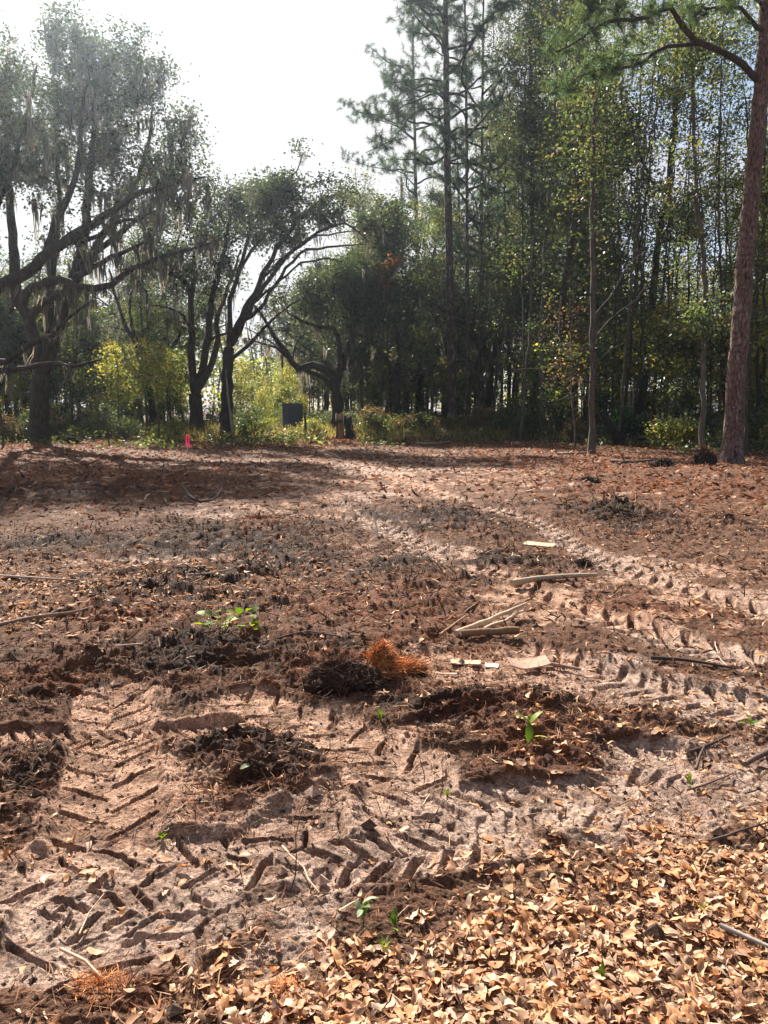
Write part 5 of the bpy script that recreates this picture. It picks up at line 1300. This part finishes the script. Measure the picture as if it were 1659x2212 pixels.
def fibres(P0, n, L, w, cols, out=1.0, down=0.0, fan=None):
    mb = MB(); i = rng.integers(0, len(P0), n); c = P0[i]; ctr = P0.mean(0)
    d = (c - ctr); d /= np.linalg.norm(d, axis=1)[:, None] + 1e-9; d = d * out * .6 + rng.normal(0, .7, d.shape); d[:, 2] -= down
    if fan is not None: d = d * .5 + np.asarray(fan)
    d /= np.linalg.norm(d, axis=1)[:, None]; s = np.cross(d, rng.normal(0, 1, d.shape)); s /= np.linalg.norm(s, axis=1)[:, None]
    LL = L * (.4 + .9 * rng.random((n, 1))); m = c + d * LL * .55 + rng.normal(0, .12, d.shape) * LL; e = m + (d + rng.normal(0, .35, d.shape)) * LL * .45
    V = np.stack([c - s * w, c + s * w, m + s * w * .8, m - s * w * .8, e], 1).reshape(-1, 3); b = np.arange(n)[:, None] * 5
    cc = np.asarray(cols)[rng.integers(0, len(cols), n)] * (.7 + .6 * rng.random((n, 1))); cc = np.repeat(cc, 5, axis=0)
    mb.V.append(V); mb.C.append(cc); mb.n = len(V); mb.F = {4: [b + [[0, 1, 2, 3]]], 3: [b + [[3, 2, 4]]]}
    return mb
ORG = [(.66, .29, .10), (.50, .19, .07), (.74, .40, .18), (.30, .12, .05)]
BRF = [(.10, .05, .03), (.16, .08, .045), (.05, .03, .025), (.24, .13, .08)]
def clump(px, py, sx, sy, sz, lab, seed, col=(.045, .03, .024), nf=260, Lf=.07, cols=BRF, w=.0016, name='root_clump', cat='root clump', sink=.35, parent_fan=None):
    b = gz(px, py); b[2] -= sz * sink * .4; root = empty(name, b); tag(root, lab, cat)
    mb, P = lump(b, sx, sy, sz, seed, col); obj('soil_ball', mb.mesh('soil_ball', [M_clod], True), root)
    f = fibres(P[:len(P) * 3 // 4], nf, Lf, w, cols, 1, 0, parent_fan); o = obj('root_fibres', f.mesh('root_fibres', [M_stick]), root); o['kind'] = 'stuff'; return root
clump(738, 1492, .19, .11, .10, 'dark shaggy root ball in the middle of the foreground', 3, (.04, .026, .020), 1000, .085, BRF, .0014)
clump(822, 1468, .085, .06, .15, 'shredded orange root wad leaning on the dark root ball', 4, (.48, .20, .07), 1500, .08, ORG, .0026, name='orange_root_wad', cat='root wad', parent_fan=(.25, -.25, .15))
clump(870, 1455, .12, .05, .03, 'flat spray of orange root fibres right of the orange wad', 14, (.14, .07, .04), 420, .11, ORG, .0018, name='root_spray', cat='root spray', parent_fan=(.9, .1, .1))
clump(1330, 1128, .33, .22, .11, 'dark upturned sod with grass blades, far right of mid-clearing', 5, (.035, .025, .02), 300, .14, BRF + [(.12, .14, .04)], .004)
clump(1268, 1052, .22, .2, .14, 'small dark clod heap left of the cut stump at the right', 6, (.035, .025, .02), 160, .14, BRF, .005)
clump(1568, 1140, .13, .12, .09, 'dark round clod near the right edge at mid-distance', 7, (.03, .022, .018), 120, .08, BRF, .004, name='soil_clod', cat='clod')
clump(1258, 1228, .10, .08, .06, 'black clod between the two long tyre tracks', 8, (.03, .022, .018), 120, .07, BRF, .003, name='soil_clod', cat='clod')
clump(560, 1134, .22, .1, .06, 'reddish root clump lying on the dark ridge at mid-left', 13, (.16, .06, .035), 300, .12, [(.3, .1, .05), (.2, .08, .04)], .004)
clump(215, 2128, .085, .045, .008, 'rotten orange wood patch at lower left', 16, (.24, .11, .055), 420, .035, ORG, .0012, name='rotten_wood', cat='rotten wood')
clump(618, 2150, .03, .055, .01, 'splintered orange wood scrap in the leaves at the bottom centre', 17, (.42, .17, .07), 140, .025, ORG, .0012, name='rotten_wood', cat='rotten wood')
clump(1518, 1004, .30, .26, .34, 'dark low stump with splayed roots left of the big reddish pine', 18, (.04, .03, .026), 260, .3, BRF, .008, name='rooted_stump', cat='stump', sink=.2)
def brush(px, py, R_, lab, n=70, Y=None):
    b = gz(px, py); root = empty('brush_pile', b); tag(root, lab, 'brush pile'); mb = MB()
    for i in range(n):
        a = rng.random() * 6.28; p = np.array([math.cos(a), math.sin(a), 0]) * R_ * rng.random() * .7; d = np.array([math.cos(a) + rng.normal(0, .5), math.sin(a) + rng.normal(0, .5), .5 + rng.random()]); d *= R_ * (.5 + .5 * rng.random()) / np.linalg.norm(d)
        tube(mb, [p, p + d * .6 + rng.normal(0, .05, 3), p + d], [.014, .01, .004], 4, np.array((.04, .03, .025)) * (.7 + .8 * rng.random()), False)
    o = obj('twigs', mb.mesh('brush_twigs', [M_stick], True), root); o['kind'] = 'stuff'
    mb2, P = lump(b, R_ * .6, R_ * .6, R_ * .5, 31, (.03, .022, .018)); obj('soil_ball', mb2.mesh('brush_soil', [M_clod], True), root)
brush(153, 962, .5, 'dark spiky brush pile at the foot of the massive left oak')
brush(800, 945, .7, 'heap of broken limbs and twigs right of the twin stump', 90)
brush(1430, 1012, .4, 'tangle of twigs on the leaves left of the rooted stump', 40)
# leaning black snag and the thin lichen stem
b = gz(1338, 966); mb = MB(); tube(mb, [np.array([.1, 0, -.1]), np.array([-.15, 0, .45]), np.array([-.55, .1, 1.0]), np.array([-.8, .15, 1.45])], [.34, .24, .17, .12], 9, (.022, .018, .017), True, .25)
o = obj('leaning_snag', mb.mesh('leaning_snag', [M_bark], True), None, b); tag(o, 'black rotten snag leaning left at the foot of the dark leaning tree', 'snag')
b = gz(508, 960); mb = MB(); tube(mb, [np.array([0, 0, -.1]), np.array([-.12, 0, .9]), np.array([-.3, .1, 2.2]), np.array([-.35, .1, 3.4])], [.09, .07, .05, .02], 7, (.22, .20, .13), True, .2)
o = obj('mossy_pole', mb.mesh('mossy_pole', [M_bark], True), None, b); tag(o, 'pale lichen-covered dead pole leaning against the arching oak', 'pole')
for px, py, dx, L, rr, lab in [(1205, 985, 60, 1, .06, 'pale fallen limb on the leaves below the pale-barked tree'), (1320, 1002, 90, 1, .05, 'long thin fallen pole before the leaning black snag'), (900, 962, 70, 1, .08, 'dark rotten log at the foot of the middle pines')]:
    S([(px, py), (px + dx * .5, py + 2), (px + dx, py - 1)], rr, rr * .7, lab, (.2, .16, .12), 'fallen_limb', cat='log')

# green seedlings
def leaf_shape(L, W_, lobes=0, curl=.1, n=7, cup=.15):
    t = np.linspace(0, 1, n); w = W_ * np.sin(np.pi * np.clip(t, 0, 1) ** .85) ** .8 * .5
    if lobes: w = w * (0.62 + .38 * np.cos(t * np.pi * 2 * lobes) ** 2) * (1 + .6 * t)
    w[0] = W_ * .04; w[-1] = W_ * (.14 if lobes else .02)
    z = curl * L * np.sin(t * np.pi * .9)
    V = []
    for i in range(n): V += [[t[i] * L, -w[i], z[i] + cup * w[i]], [t[i] * L, 0, z[i]], [t[i] * L, w[i], z[i] + cup * w[i]]]
    F = []
    for i in range(n - 1): a = 3 * i; F += [[a, a + 1, a + 4, a + 3], [a + 1, a + 2, a + 5, a + 4]]
    return np.array(V), F
def plant(px, py, spec, lab, name='seedling', stem=(.10, .12, .04), cat='seedling', h=.1):
    b = gz(px, py); root = empty(name, b); tag(root, lab, cat)
    mb = MB(); tube(mb, [[0, 0, -.02], [.005, 0, h * .5], [0, .005, h]], [.003, .0025, .0015], 5, stem); obj('stem', mb.mesh('seedling_stem', [M_stick], True), root)
    for (az, el, L, W_, lob, col, z, off) in spec:
        V, F = leaf_shape(L, W_, lob, .12 if not lob else .06); V = V + rng.normal(0, .0006, V.shape)
        M = np.array(Euler((rng.normal(0, .3), -el, az)).to_matrix()); V = V @ M.T + [off[0], off[1], z]
        mb = MB(); mb.add(V, F, col); obj('leaf', mb.mesh('seedling_leaf', [M_green], True), root)
    return root
G1, G2, G3 = (.15, .22, .02), (.08, .14, .02), (.23, .29, .03)
sp = []
for i in range(26):
    q = rng.random(); sp.append((rng.random() * 6.28, rng.normal(.25, .4), (.06 + .03 * rng.random()), .045, 3, [G1, G2, G3, G1][i % 4], .03 + .13 * rng.random(), ((-.19 + .0175 * i) + rng.normal(0, .01), rng.normal(0, .04))))
pl = plant(487, 1374, sp, 'bright green lobed oak sprig sprouting from dark soil at left centre', 'oak_sprig', cat='sprig', h=.12)
mb = MB()
for k in range(6): tube(mb, [[0, 0, 0], [-.16 + .06 * k, .01, .05], [-.19 + .08 * k, 0, .13]], [.003, .0025, .001], 4, (.12, .10, .05))
o = obj('twigs', mb.mesh('oak_sprig_twigs', [M_stick], True), pl); o['kind'] = 'stuff'
plant(1143, 1617, [(2.9, .5, .085, .034, 0, G1, .085, (0, 0)), (.35, .6, .09, .034, 0, G3, .085, (0, 0)), (4.4, -.9, .10, .04, 0, G2, .09, (0, 0)), (-.5, .0, .085, .036, 0, (.42, .46, .38), .02, (.02, 0)), (1.4, .5, .06, .03, 0, G1, .08, (0, 0))], 'broad-leaved green seedling with four glossy leaves on red-brown soil at right', h=.09)
plant(783, 2005, [(a, e, .05, .02, 0, c, .03 + .012 * i, (0, 0)) for i, (a, e, c) in enumerate([(1., .7, G2), (2.2, .5, (.25, .33, .2)), (4.4, .1, (.3, .38, .25)), (5.4, .4, G2), (0, .3, (.28, .36, .22))])], 'small grey-green seedling where the mud meets the leaf litter', h=.06)
plant(852, 2020, [(1.4, 1.0, .05, .022, 0, G2, .02, (0, 0)), (2., .8, .04, .02, 0, (.06, .13, .03), .02, (0, 0)), (5., .4, .035, .018, 0, G3, .01, (0, 0))], 'darker green seedling in the leaf litter, just right of the grey-green one', h=.05)
plant(1620, 1590, [(3.3, .2, .07, .03, 0, G1, .04, (0, 0)), (.3, .2, .07, .03, 0, G2, .04, (0, 0)), (1.4, .6, .05, .02, 0, G3, .04, (0, 0))], 'small green seedling at the right edge on red-brown soil', h=.05)
plant(1490, 1690, [(1.2, .8, .045, .016, 0, G3, .03, (0, 0)), (2.3, .6, .04, .016, 0, G1, .03, (0, 0)), (4.5, .2, .04, .02, 0, (.3, .4, .2), .02, (0, 0))], 'pale green seedling on the grey sand at right', h=.04)
plant(820, 1566, [(a, 1.2, .07, .008, 0, G2, .0, (0, 0)) for a in (0, .8, 1.7, 2.6, 3.5, 4.4, 5.3)], 'thin tuft of green grass on pale sand left of the small track', 'grass_tuft', cat='grass tuft', h=.03)
plant(350, 1816, [(a, .7, .03, .012, 0, G1, .0, (0, 0)) for a in (0, 1.2, 2.5, 3.7, 5.)], 'tiny green moss-like tuft among the lower-left chevrons', 'weed_tuft', cat='weed', h=.015)
plant(965, 1718, [(a, .9, .035, .012, 0, G1, .0, (0, 0)) for a in (0, 1.2, 2.5, 3.7)], 'tiny green weed at the foot of the wiry dark stalk', 'weed_tuft', cat='weed', h=.015)
plant(595, 1421, [(a, .9, .03, .016, 0, G3, .0, (0, 0)) for a in (0, 1.6, 3.2)], 'tiny bright weed left of the dark root ball', 'weed_tuft', cat='weed', h=.02)
plant(518, 1690, [(.5, .1, .06, .026, 0, (.33, .38, .2), .02, (0, 0))], 'single pale green fallen leaf standing on the sod at lower left', 'green_leaf', cat='leaf', h=.01)
plant(830, 2060, [(a, .9, .04, .01, 0, (.2, .26, .06), .0, (0, 0)) for a in (0, 1, 2, 3, 4, 5)], 'yellow-green weed in the leaf litter below the darker seedling', 'weed_tuft', cat='weed', h=.02)
plant(1520, 1975, [(a, .8, .04, .01, 0, (.3, .3, .07), .0, (0, 0)) for a in (0, 1, 2, 3, 4, 5)], 'yellowish weed in deep leaf litter at right', 'weed_tuft', cat='weed', h=.02)
plant(1305, 2125, [(1.5, 1.1, .06, .014, 0, G2, .0, (0, 0)), (2.0, .9, .05, .012, 0, G2, .0, (0, 0))], 'upright narrow green leaf pair in leaf litter at the lower right', 'weed_tuft', cat='weed', h=.02)

# ------------------------------------------------------------------ leaf litter and debris
LEAFC = np.array([(.56, .30, .155), (.66, .40, .225), (.44, .22, .105), (.74, .50, .32), (.32, .155, .08), (.60, .34, .175), (.52, .32, .20), (.22, .11, .062), (.48, .34, .24), (.50, .24, .10)])
def place_leaf_set(x, y, size, n, cup, name, tiltv=.17, lift=.006, lobed=.18):
    """many curled dead leaves as one mesh, n cross sections each"""
    N = len(x); F_ = fields(x, y); z = height(x, y, F_)
    L = size * (.32 + 1.15 * rng.random(N) ** 1.3); W_ = L * (.22 + .24 * rng.random(N))
    t = np.linspace(0, 1, n)
    prof = np.sin(np.pi * t ** .85) ** .75
    lob = (rng.random(N) < lobed)[:, None]
    prof = np.where(lob, prof[None] * (.45 + .75 * np.cos(t * 9.4)[None] ** 2) * (0.7 + .7 * t)[None], prof[None] * np.ones((N, 1)))
    w = prof * W_[:, None] * .5; w[:, 0] = W_ * .03; w[:, -1] = np.where(lob[:, 0], W_ * .12, 0.001)
    curl = rng.normal(.04, .10, N)[:, None]; bend = rng.normal(0, .16, N)[:, None]; cupv = cup * rng.normal(.1, .38, N)[:, None]
    xs = (t[None] - .5) * L[:, None]; zc = curl * L[:, None] * (2 * (t[None] - .5)) ** 2 + .08 * L[:, None] * rng.normal(0, 1, (N, 1)) * np.sin(t[None] * 7)
    ys = bend * L[:, None] * (2 * (t[None] - .5)) ** 2
    wob = lambda: 1 + .5 * rng.normal(0, 1, w.shape)
    a = np.stack([xs + .05 * w * rng.normal(0, 1, w.shape), ys - w * (1 + .06 * rng.normal(0, 1, w.shape)), zc + (cupv * wob() + .09 * rng.normal(0, 1, w.shape)) * w], -1); c = np.stack([xs, ys, zc], -1); b = np.stack([xs + .05 * w * rng.normal(0, 1, w.shape), ys + w * (1 + .06 * rng.normal(0, 1, w.shape)), zc + (cupv * wob() + .09 * rng.normal(0, 1, w.shape)) * w], -1)
    P = np.stack([a, c, b], 2)                      # N, n, 3, 3
    yaw = rng.random(N) * 2 * np.pi; rx = rng.normal(0, tiltv, N); ry = rng.normal(0, tiltv, N)
    cy, sy = np.cos(yaw), np.sin(yaw); cx, sx = np.cos(rx), np.sin(rx); ca, sa = np.cos(ry), np.sin(ry)
    Rz = np.zeros((N, 3, 3)); Rz[:, 0, 0] = cy; Rz[:, 0, 1] = -sy; Rz[:, 1, 0] = sy; Rz[:, 1, 1] = cy; Rz[:, 2, 2] = 1
    Rx = np.zeros((N, 3, 3)); Rx[:, 0, 0] = 1; Rx[:, 1, 1] = cx; Rx[:, 1, 2] = -sx; Rx[:, 2, 1] = sx; Rx[:, 2, 2] = cx
    Ry = np.zeros((N, 3, 3)); Ry[:, 1, 1] = 1; Ry[:, 0, 0] = ca; Ry[:, 0, 2] = sa; Ry[:, 2, 0] = -sa; Ry[:, 2, 2] = ca
    M = Rz @ Rx @ Ry
    P = np.einsum('nij,nabj->nabi', M, P)
    zmin = P[..., 2].min((1, 2))
    P = P + np.stack([x, y, z - zmin * .6 + lift * rng.random(N) * 2], -1)[:, None, None, :]
    V = P.reshape(-1, 3); q = []
    for i in range(n - 1):
        o = 3 * i; q += [[o, o + 1, o + 4, o + 3], [o + 1, o + 2, o + 5, o + 4]]
    F = (np.arange(N)[:, None, None] * 3 * n + np.array(q)[None]).reshape(-1, 4)
    col = LEAFC[rng.integers(0, len(LEAFC), N)] * (.72 + .5 * rng.random((N, 1)))
    red = sstep(9, 20, y)[:, None] * .65
    col = col * (1 - red) + col * np.array([.68, .55, .52]) * red
    C = np.repeat(col, 3 * n, axis=0); rib = np.tile(np.array([1.0, .82, 1.0]), N * n)[:, None]
    return V, F, C * rib, P
def density_leaf(x, y):
    mat = cover_edge(x, y); wood = sstep(-4, 1.5, y - edge_y(x))
    g = gp(150, 1270); left = np.exp(-(((x - g[0]) / 2.3) ** 2 + ((y - g[1]) / 1.3) ** 2))
    g2 = gp(0, 1330); left = np.maximum(left, np.exp(-(((x - g2[0]) / 1.1) ** 2 + ((y - g2[1]) / .8) ** 2)))
    rim = .4 * sstep(9, 17, y) * (.4 + .6 * sstep(.08, .35, np.abs(x / np.maximum(y, 1) + .05)))
    br = .035 + .05 * sstep(4, 7, y) + .09 * sstep(.5, .75, fbm(x * 1.2, y * 1.2, 71, 3))
    right = .13 * sstep(.1, .5, x / np.maximum(y, 1)) * sstep(2.4, 4, y)
    return np.clip(np.maximum.reduce([mat * 1.15, wood * .9, left * 1.15, rim, br + right]), 0, 1.2)
def sample_pts(n, y0, y1, k=.56, power=1.0):
    y = y0 + (y1 - y0) * rng.random(n) ** power; x = y * (rng.random(n) * 2 - 1) * k + (rng.random(n) - .5) * .3
    # even density over the ground: weight by strip width
    keep = rng.random(n) < (y / y1); return x[keep], y[keep]
def litter():
    # near: real shaped leaves; the 300 largest in view are objects of their own
    x, y = sample_pts(42000, 1.6, 4.3, .56); d = density_leaf(x, y); k = rng.random(len(x)) < d ** 1.4 * 1.15; x, y = x[k], y[k]
    V, F, C, P = place_leaf_set(x, y, .050, 7, 1.0, 'near')
    n = len(x); ctr = P.reshape(n, -1, 3).mean(1); ext = np.ptp(P.reshape(n, -1, 3), axis=1).max(1)
    u = ctr[:, 0] / ctr[:, 1]; inv = (np.abs(u) < .47) & (ctr[:, 1] > 1.95)
    score = np.where(inv, ext / ctr[:, 1], 0); top = np.argsort(-score)[:270]
    nv = 21; Fl = F[:12]
    for i in top:
        Vi = V[i * nv:(i + 1) * nv]; o = obj('leaf', mk_mesh('leaf', Vi - ctr[i], [Fl], C[i * nv:(i + 1) * nv], True, [M_dead]), ground, ctr[i])
    rest = np.ones(n, bool); rest[top] = False
    Vr = V.reshape(n, nv, 3)[rest].reshape(-1, 3); Cr = C.reshape(n, nv, 3)[rest].reshape(-1, 3); m = rest.sum()
    Fr = (np.arange(m)[:, None, None] * nv + Fl[None]).reshape(-1, 4)
    o = obj('leaf_litter', mk_mesh('leaf_litter', Vr, [Fr], Cr, True, [M_dead])); tag(o, 'dry tan oak leaves matted over the near ground', 'leaf litter', None, 'stuff')
    x, y = sample_pts(60000, 4.3, 12, .56); d = density_leaf(x, y); k = rng.random(len(x)) < d ** 1.2 * .8; x, y = x[k], y[k]
    V, F, C, P = place_leaf_set(x, y, .066, 3, 1.0, 'mid'); V1, F1, C1 = V, F, C
    x, y = sample_pts(125000, 12, 44, .58); d = density_leaf(x, y); k = rng.random(len(x)) < d * .7; x, y = x[k], y[k]
    N = len(x); z = hz(x, y) + .02; L = (.085 + .06 * rng.random((N, 1))) * (1 + .012 * y[:, None]); a = rng.normal(0, 1, (N, 3)); a[:, 2] *= .25; a /= np.linalg.norm(a, axis=1)[:, None]
    b = np.cross(a, np.array([0, 0, 1.0]) + rng.normal(0, .45, (N, 3))); b /= np.linalg.norm(b, axis=1)[:, None]; c = np.stack([x, y, z], 1)
    V2 = np.stack([c - a * L * .5, c + b * L * .24, c + a * L * .5, c - b * L * .24], 1).reshape(-1, 3); F2 = np.arange(N * 4).reshape(-1, 4)
    col = LEAFC[rng.integers(0, len(LEAFC), N)] * (.5 + .6 * rng.random((N, 1))) * np.array([.68, .53, .49]); C2 = np.repeat(col, 4, axis=0)
    o = obj('leaf_litter', mk_mesh('far_leaf_litter', np.vstack([V1, V2]), [F1, F2 + len(V1)], np.vstack([C1, C2]), False, [M_dead])); tag(o, 'scattered brown leaves over the farther ground up to the trees', 'leaf litter', None, 'stuff')
litter()
def debris():
    # pine straw, rootlets and splinters: thin blades lying on the soil
    out = []
    for (n, y0, y1, L, w) in [(34000, 1.6, 4.5, .06, .0010), (30000, 4.5, 11, .10, .0026), (22000, 11, 34, .20, .008)]:
        x, y = sample_pts(n, y0, y1, .57); F_ = fields(x, y); W = F_[0]; k = rng.random(len(x)) < (1 - .45 * W) * (.45 + .65 * np.maximum(F_[5], F_[6])) ; x, y = x[k], y[k]
        N = len(x); z = hz(x, y); a = rng.normal(0, 1, (N, 3)); a[:, 2] = np.abs(a[:, 2]) * .35; a /= np.linalg.norm(a, axis=1)[:, None]; LL = L * (.3 + 1.1 * rng.random((N, 1)))
        s = np.cross(a, rng.normal(0, 1, (N, 3))); s /= np.linalg.norm(s, axis=1)[:, None]; c = np.stack([x, y, z + .002], 1); e = c + a * LL; m = c + a * LL * .5 + rng.normal(0, .06, (N, 3)) * LL
        ww = w * (.5 + rng.random((N, 1)) ** 3 * 2.5)
        V = np.stack([c - s * ww, c + s * ww, m + s * ww, m - s * ww, e + s * ww * .5, e - s * ww * .5], 1).reshape(-1, 3); b = np.arange(N)[:, None] * 6
        F = np.concatenate([b + [[0, 1, 2, 3]], b + [[3, 2, 4, 5]]]); cols = np.array([(.30, .13, .06), (.20, .09, .05), (.42, .24, .13), (.09, .05, .035), (.50, .34, .22), (.14, .07, .045), (.05, .035, .03)])
        C = np.repeat(cols[rng.integers(0, 7, N)] * (.7 + .6 * rng.random((N, 1))), 6, axis=0); out.append((V, F, C))
    off = 0; Vs, Fs, Cs = [], [], []
    for V, F, C in out: Vs.append(V); Fs.append(F + off); Cs.append(C); off += len(V)
    o = obj('woody_debris', mk_mesh('woody_debris', np.vstack(Vs), Fs, np.vstack(Cs), False, [M_stick])); tag(o, 'pine straw, rootlets and splinters strewn over the churned soil', 'debris', None, 'stuff')
    # crumbs of loose soil
    ico = np.array([[1., 0, 0], [0, 1, 0], [-1, 0, 0], [0, -1, 0], [0, 0, 1], [0, 0, -.6]]); fi = np.array([[0, 1, 4], [1, 2, 4], [2, 3, 4], [3, 0, 4], [1, 0, 5], [2, 1, 5], [3, 2, 5], [0, 3, 5]])
    Vs, Fs, Cs = [], [], []; off = 0
    for (n, y0, y1, s0) in [(30000, 1.6, 5, .0045), (2500, 1.7, 8, .013), (15000, 5, 13, .010), (7000, 13, 34, .018)]:
        x, y = sample_pts(n, y0, y1, .57); F_ = fields(x, y); k = rng.random(len(x)) < (1 - .3 * F_[0]) * (.5 + .5 * F_[6]) * (1 - .7 * F_[7]); x, y = x[k], y[k]
        N = len(x); z = hz(x, y); s = s0 * (.4 + rng.random((N, 1)) ** 3 * 2.6); V = ico[None] * s[:, None] * (.65 + .6 * rng.random((N, 6, 1))) * np.array([1, 1, .75]) + np.stack([x, y, z + s[:, 0] * .3], 1)[:, None]
        col = np.array([.085, .052, .036]) * (.5 + 1.3 * rng.random((N, 1))); sd = (rng.random(N) < F_[4][k] * .6)[:, None]; col = np.where(sd, np.array([.40, .27, .20]) * (.6 + .5 * rng.random((N, 1))), col); Vs.append(V.reshape(-1, 3)); Fs.append((np.arange(N)[:, None, None] * 6 + fi[None]).reshape(-1, 3) + off); Cs.append(np.repeat(col, 6, axis=0)); off += N * 6
    o = obj('soil_crumbs', mk_mesh('soil_crumbs', np.vstack(Vs), Fs, np.vstack(Cs), False, [M_clod])); tag(o, 'crumbs of dark loose soil thrown up between the tyre tracks', 'soil crumbs', None, 'stuff')
debris()
print('TRIS', sum(sum(len(p.vertices) - 2 for p in me.polygons) if len(me.polygons) < 0 else len(me.loops) - 2 * len(me.polygons) for me in bpy.data.meshes))

# ------------------------------------------------------------------ the air: a bluish volume added for the flare toward the sun
def haze():
    m = bpy.data.materials.new('flare_haze'); m.use_nodes = True; N = m.node_tree.nodes; N.clear()
    o = N.new('ShaderNodeOutputMaterial'); v = N.new('ShaderNodeVolumePrincipled')
    v.inputs['Color'].default_value = (.72, .86, 1.0, 1); v.inputs['Density'].default_value = HAZE; v.inputs['Anisotropy'].default_value = .84
    m.node_tree.links.new(v.outputs[0], o.inputs['Volume'])
    mb = MB(); bevel_box(mb, (0, 25, 16.5), (240, 190, 35.5), (1, 1, 1), 0)
    ob = obj('haze', tomesh(mb, 'haze', [m])); tag(ob, 'thin bluish haze added for the flare toward the sun', 'haze', None, 'stuff')
HAZE = 0.0004
haze()

# ------------------------------------------------------------------ labels of the copies: look, depth and neighbour, then order from the left
LOOK = {'slim_wood_tree': ['dark-barked olive tall tree', 'tall tree with yellowing leaves', 'brown-barked dense tall tree', 'tall moss-hung tree', 'pale-barked tall tree'],
        'mossy_wood_oak': ['dark mossy oak', 'broad mossy oak', 'low olive oak', 'mid-green mossy oak'], 'understorey_sapling': ['yellow-leaved sapling', 'tall green sapling', 'short yellow-green sapling'],
        'wood_shrub': ['small olive shrub', 'dark green shrub', 'low yellow shrub', 'brown-leaved shrub', 'tall dark shrub'], 'wood_pine': ['taller dark pine', 'shorter dark pine'], 'thin_tree': ['thin dark stem', 'thin grey stem', 'thin brown stem']}
MARK = [(-9999, 60, 'near the far left edge'), (60, 130, 'behind the massive left oak'), (130, 280, 'between the massive oak and the slim leaning oak'), (280, 380, 'near the slim leaning oak'), (380, 460, 'near the low-forking oak'),
        (460, 560, 'near the arching oak'), (560, 665, 'around the grey metal box'), (665, 790, 'around the twin stump'), (790, 890, 'left of the middle pines'), (890, 1000, 'around the middle pines'), (1000, 1090, 'just right of the middle pines'),
        (1090, 1160, 'left of the ivy-wrapped tree'), (1160, 1240, 'right of the ivy-wrapped tree'), (1240, 1310, 'around the pale-barked tree'), (1310, 1400, 'left of the white house'), (1400, 1480, 'around the white house'),
        (1480, 1565, 'left of the big reddish pine'), (1565, 9999, 'right of the big reddish pine')]
ORD = ['leftmost', 'second from left', 'third from left', 'fourth from left', 'fifth from left', 'sixth from left', 'seventh from left', 'eighth from left', 'ninth from left', 'tenth from left', 'eleventh from left', 'twelfth from left', 'thirteenth from left', 'fourteenth from left', 'fifteenth from left', 'sixteenth from left', 'seventeenth from left', 'eighteenth from left', 'nineteenth from left', 'twentieth from left', 'far from left', 'near the right', 'close to rightmost']
def relabel():
    names = {}
    for nm, T in (('slim_wood_tree', 'slim'), ('mossy_wood_oak', 'oak'), ('understorey_sapling', 'sapling'), ('wood_shrub', 'shrub'), ('wood_pine', 'pine')):
        for i, t in enumerate(TPL[T]):
            for ch in t.children: names[ch.data.name] = (nm, i)
    D = {}
    for o in list(COL.objects):
        if o.parent or 'group' not in o or o.type != 'EMPTY': continue
        ch = o.children[0] if o.children else None; key = names.get(ch.data.name) if ch else None
        if key: look = LOOK[key[0]][key[1] % len(LOOK[key[0]])]
        elif o['label'].startswith('thin '): look = ' '.join(o['label'].split()[:3])
        else: continue
        x, y = o.location.x, o.location.y; vx = 829.5 + K * x / y
        mk = next(m for a, b, m in MARK if a <= vx < b)
        r = y - float(edge_y(np.array(x))); dp = 'at the wood edge' if r < 6 else ('a little inside the wood' if r < 16 else ('well inside the wood' if r < 28 else 'deepest in the wood'))
        dp = dp.replace('well inside the wood', 'deep inside the wood').replace('deepest in the wood', 'farthest in the wood'); mk = mk.replace('between the massive oak and the slim leaning oak', 'left of the leaning oak').replace('the slim leaning oak', 'the leaning oak')
        D.setdefault((look, dp, mk), []).append((vx, o))
    for (look, dp, mk), L in D.items():
        L.sort(key=lambda q: q[0])
        for i, (vx, o) in enumerate(L):
            o['label'] = f'{look} {dp}, {mk}' + ('' if len(L) == 1 else ', ' + (ORD[i] if i < len(L) - 1 else 'rightmost'))
            w = o['label'].split()
            if len(w) > 14: o['label'] = o['label'].replace('a little inside the wood', 'inside the wood').replace('between the massive oak and the slim leaning oak', 'left of the slim leaning oak').replace('just right of', 'right of').replace('dark-barked olive tall tree', 'dark-barked tall tree').replace('deepest in', 'deep in').replace('tall tree with yellowing leaves', 'yellowing tall tree').replace('brown-barked dense', 'brown-barked').replace('the slim leaning oak', 'the leaning oak')
relabel()
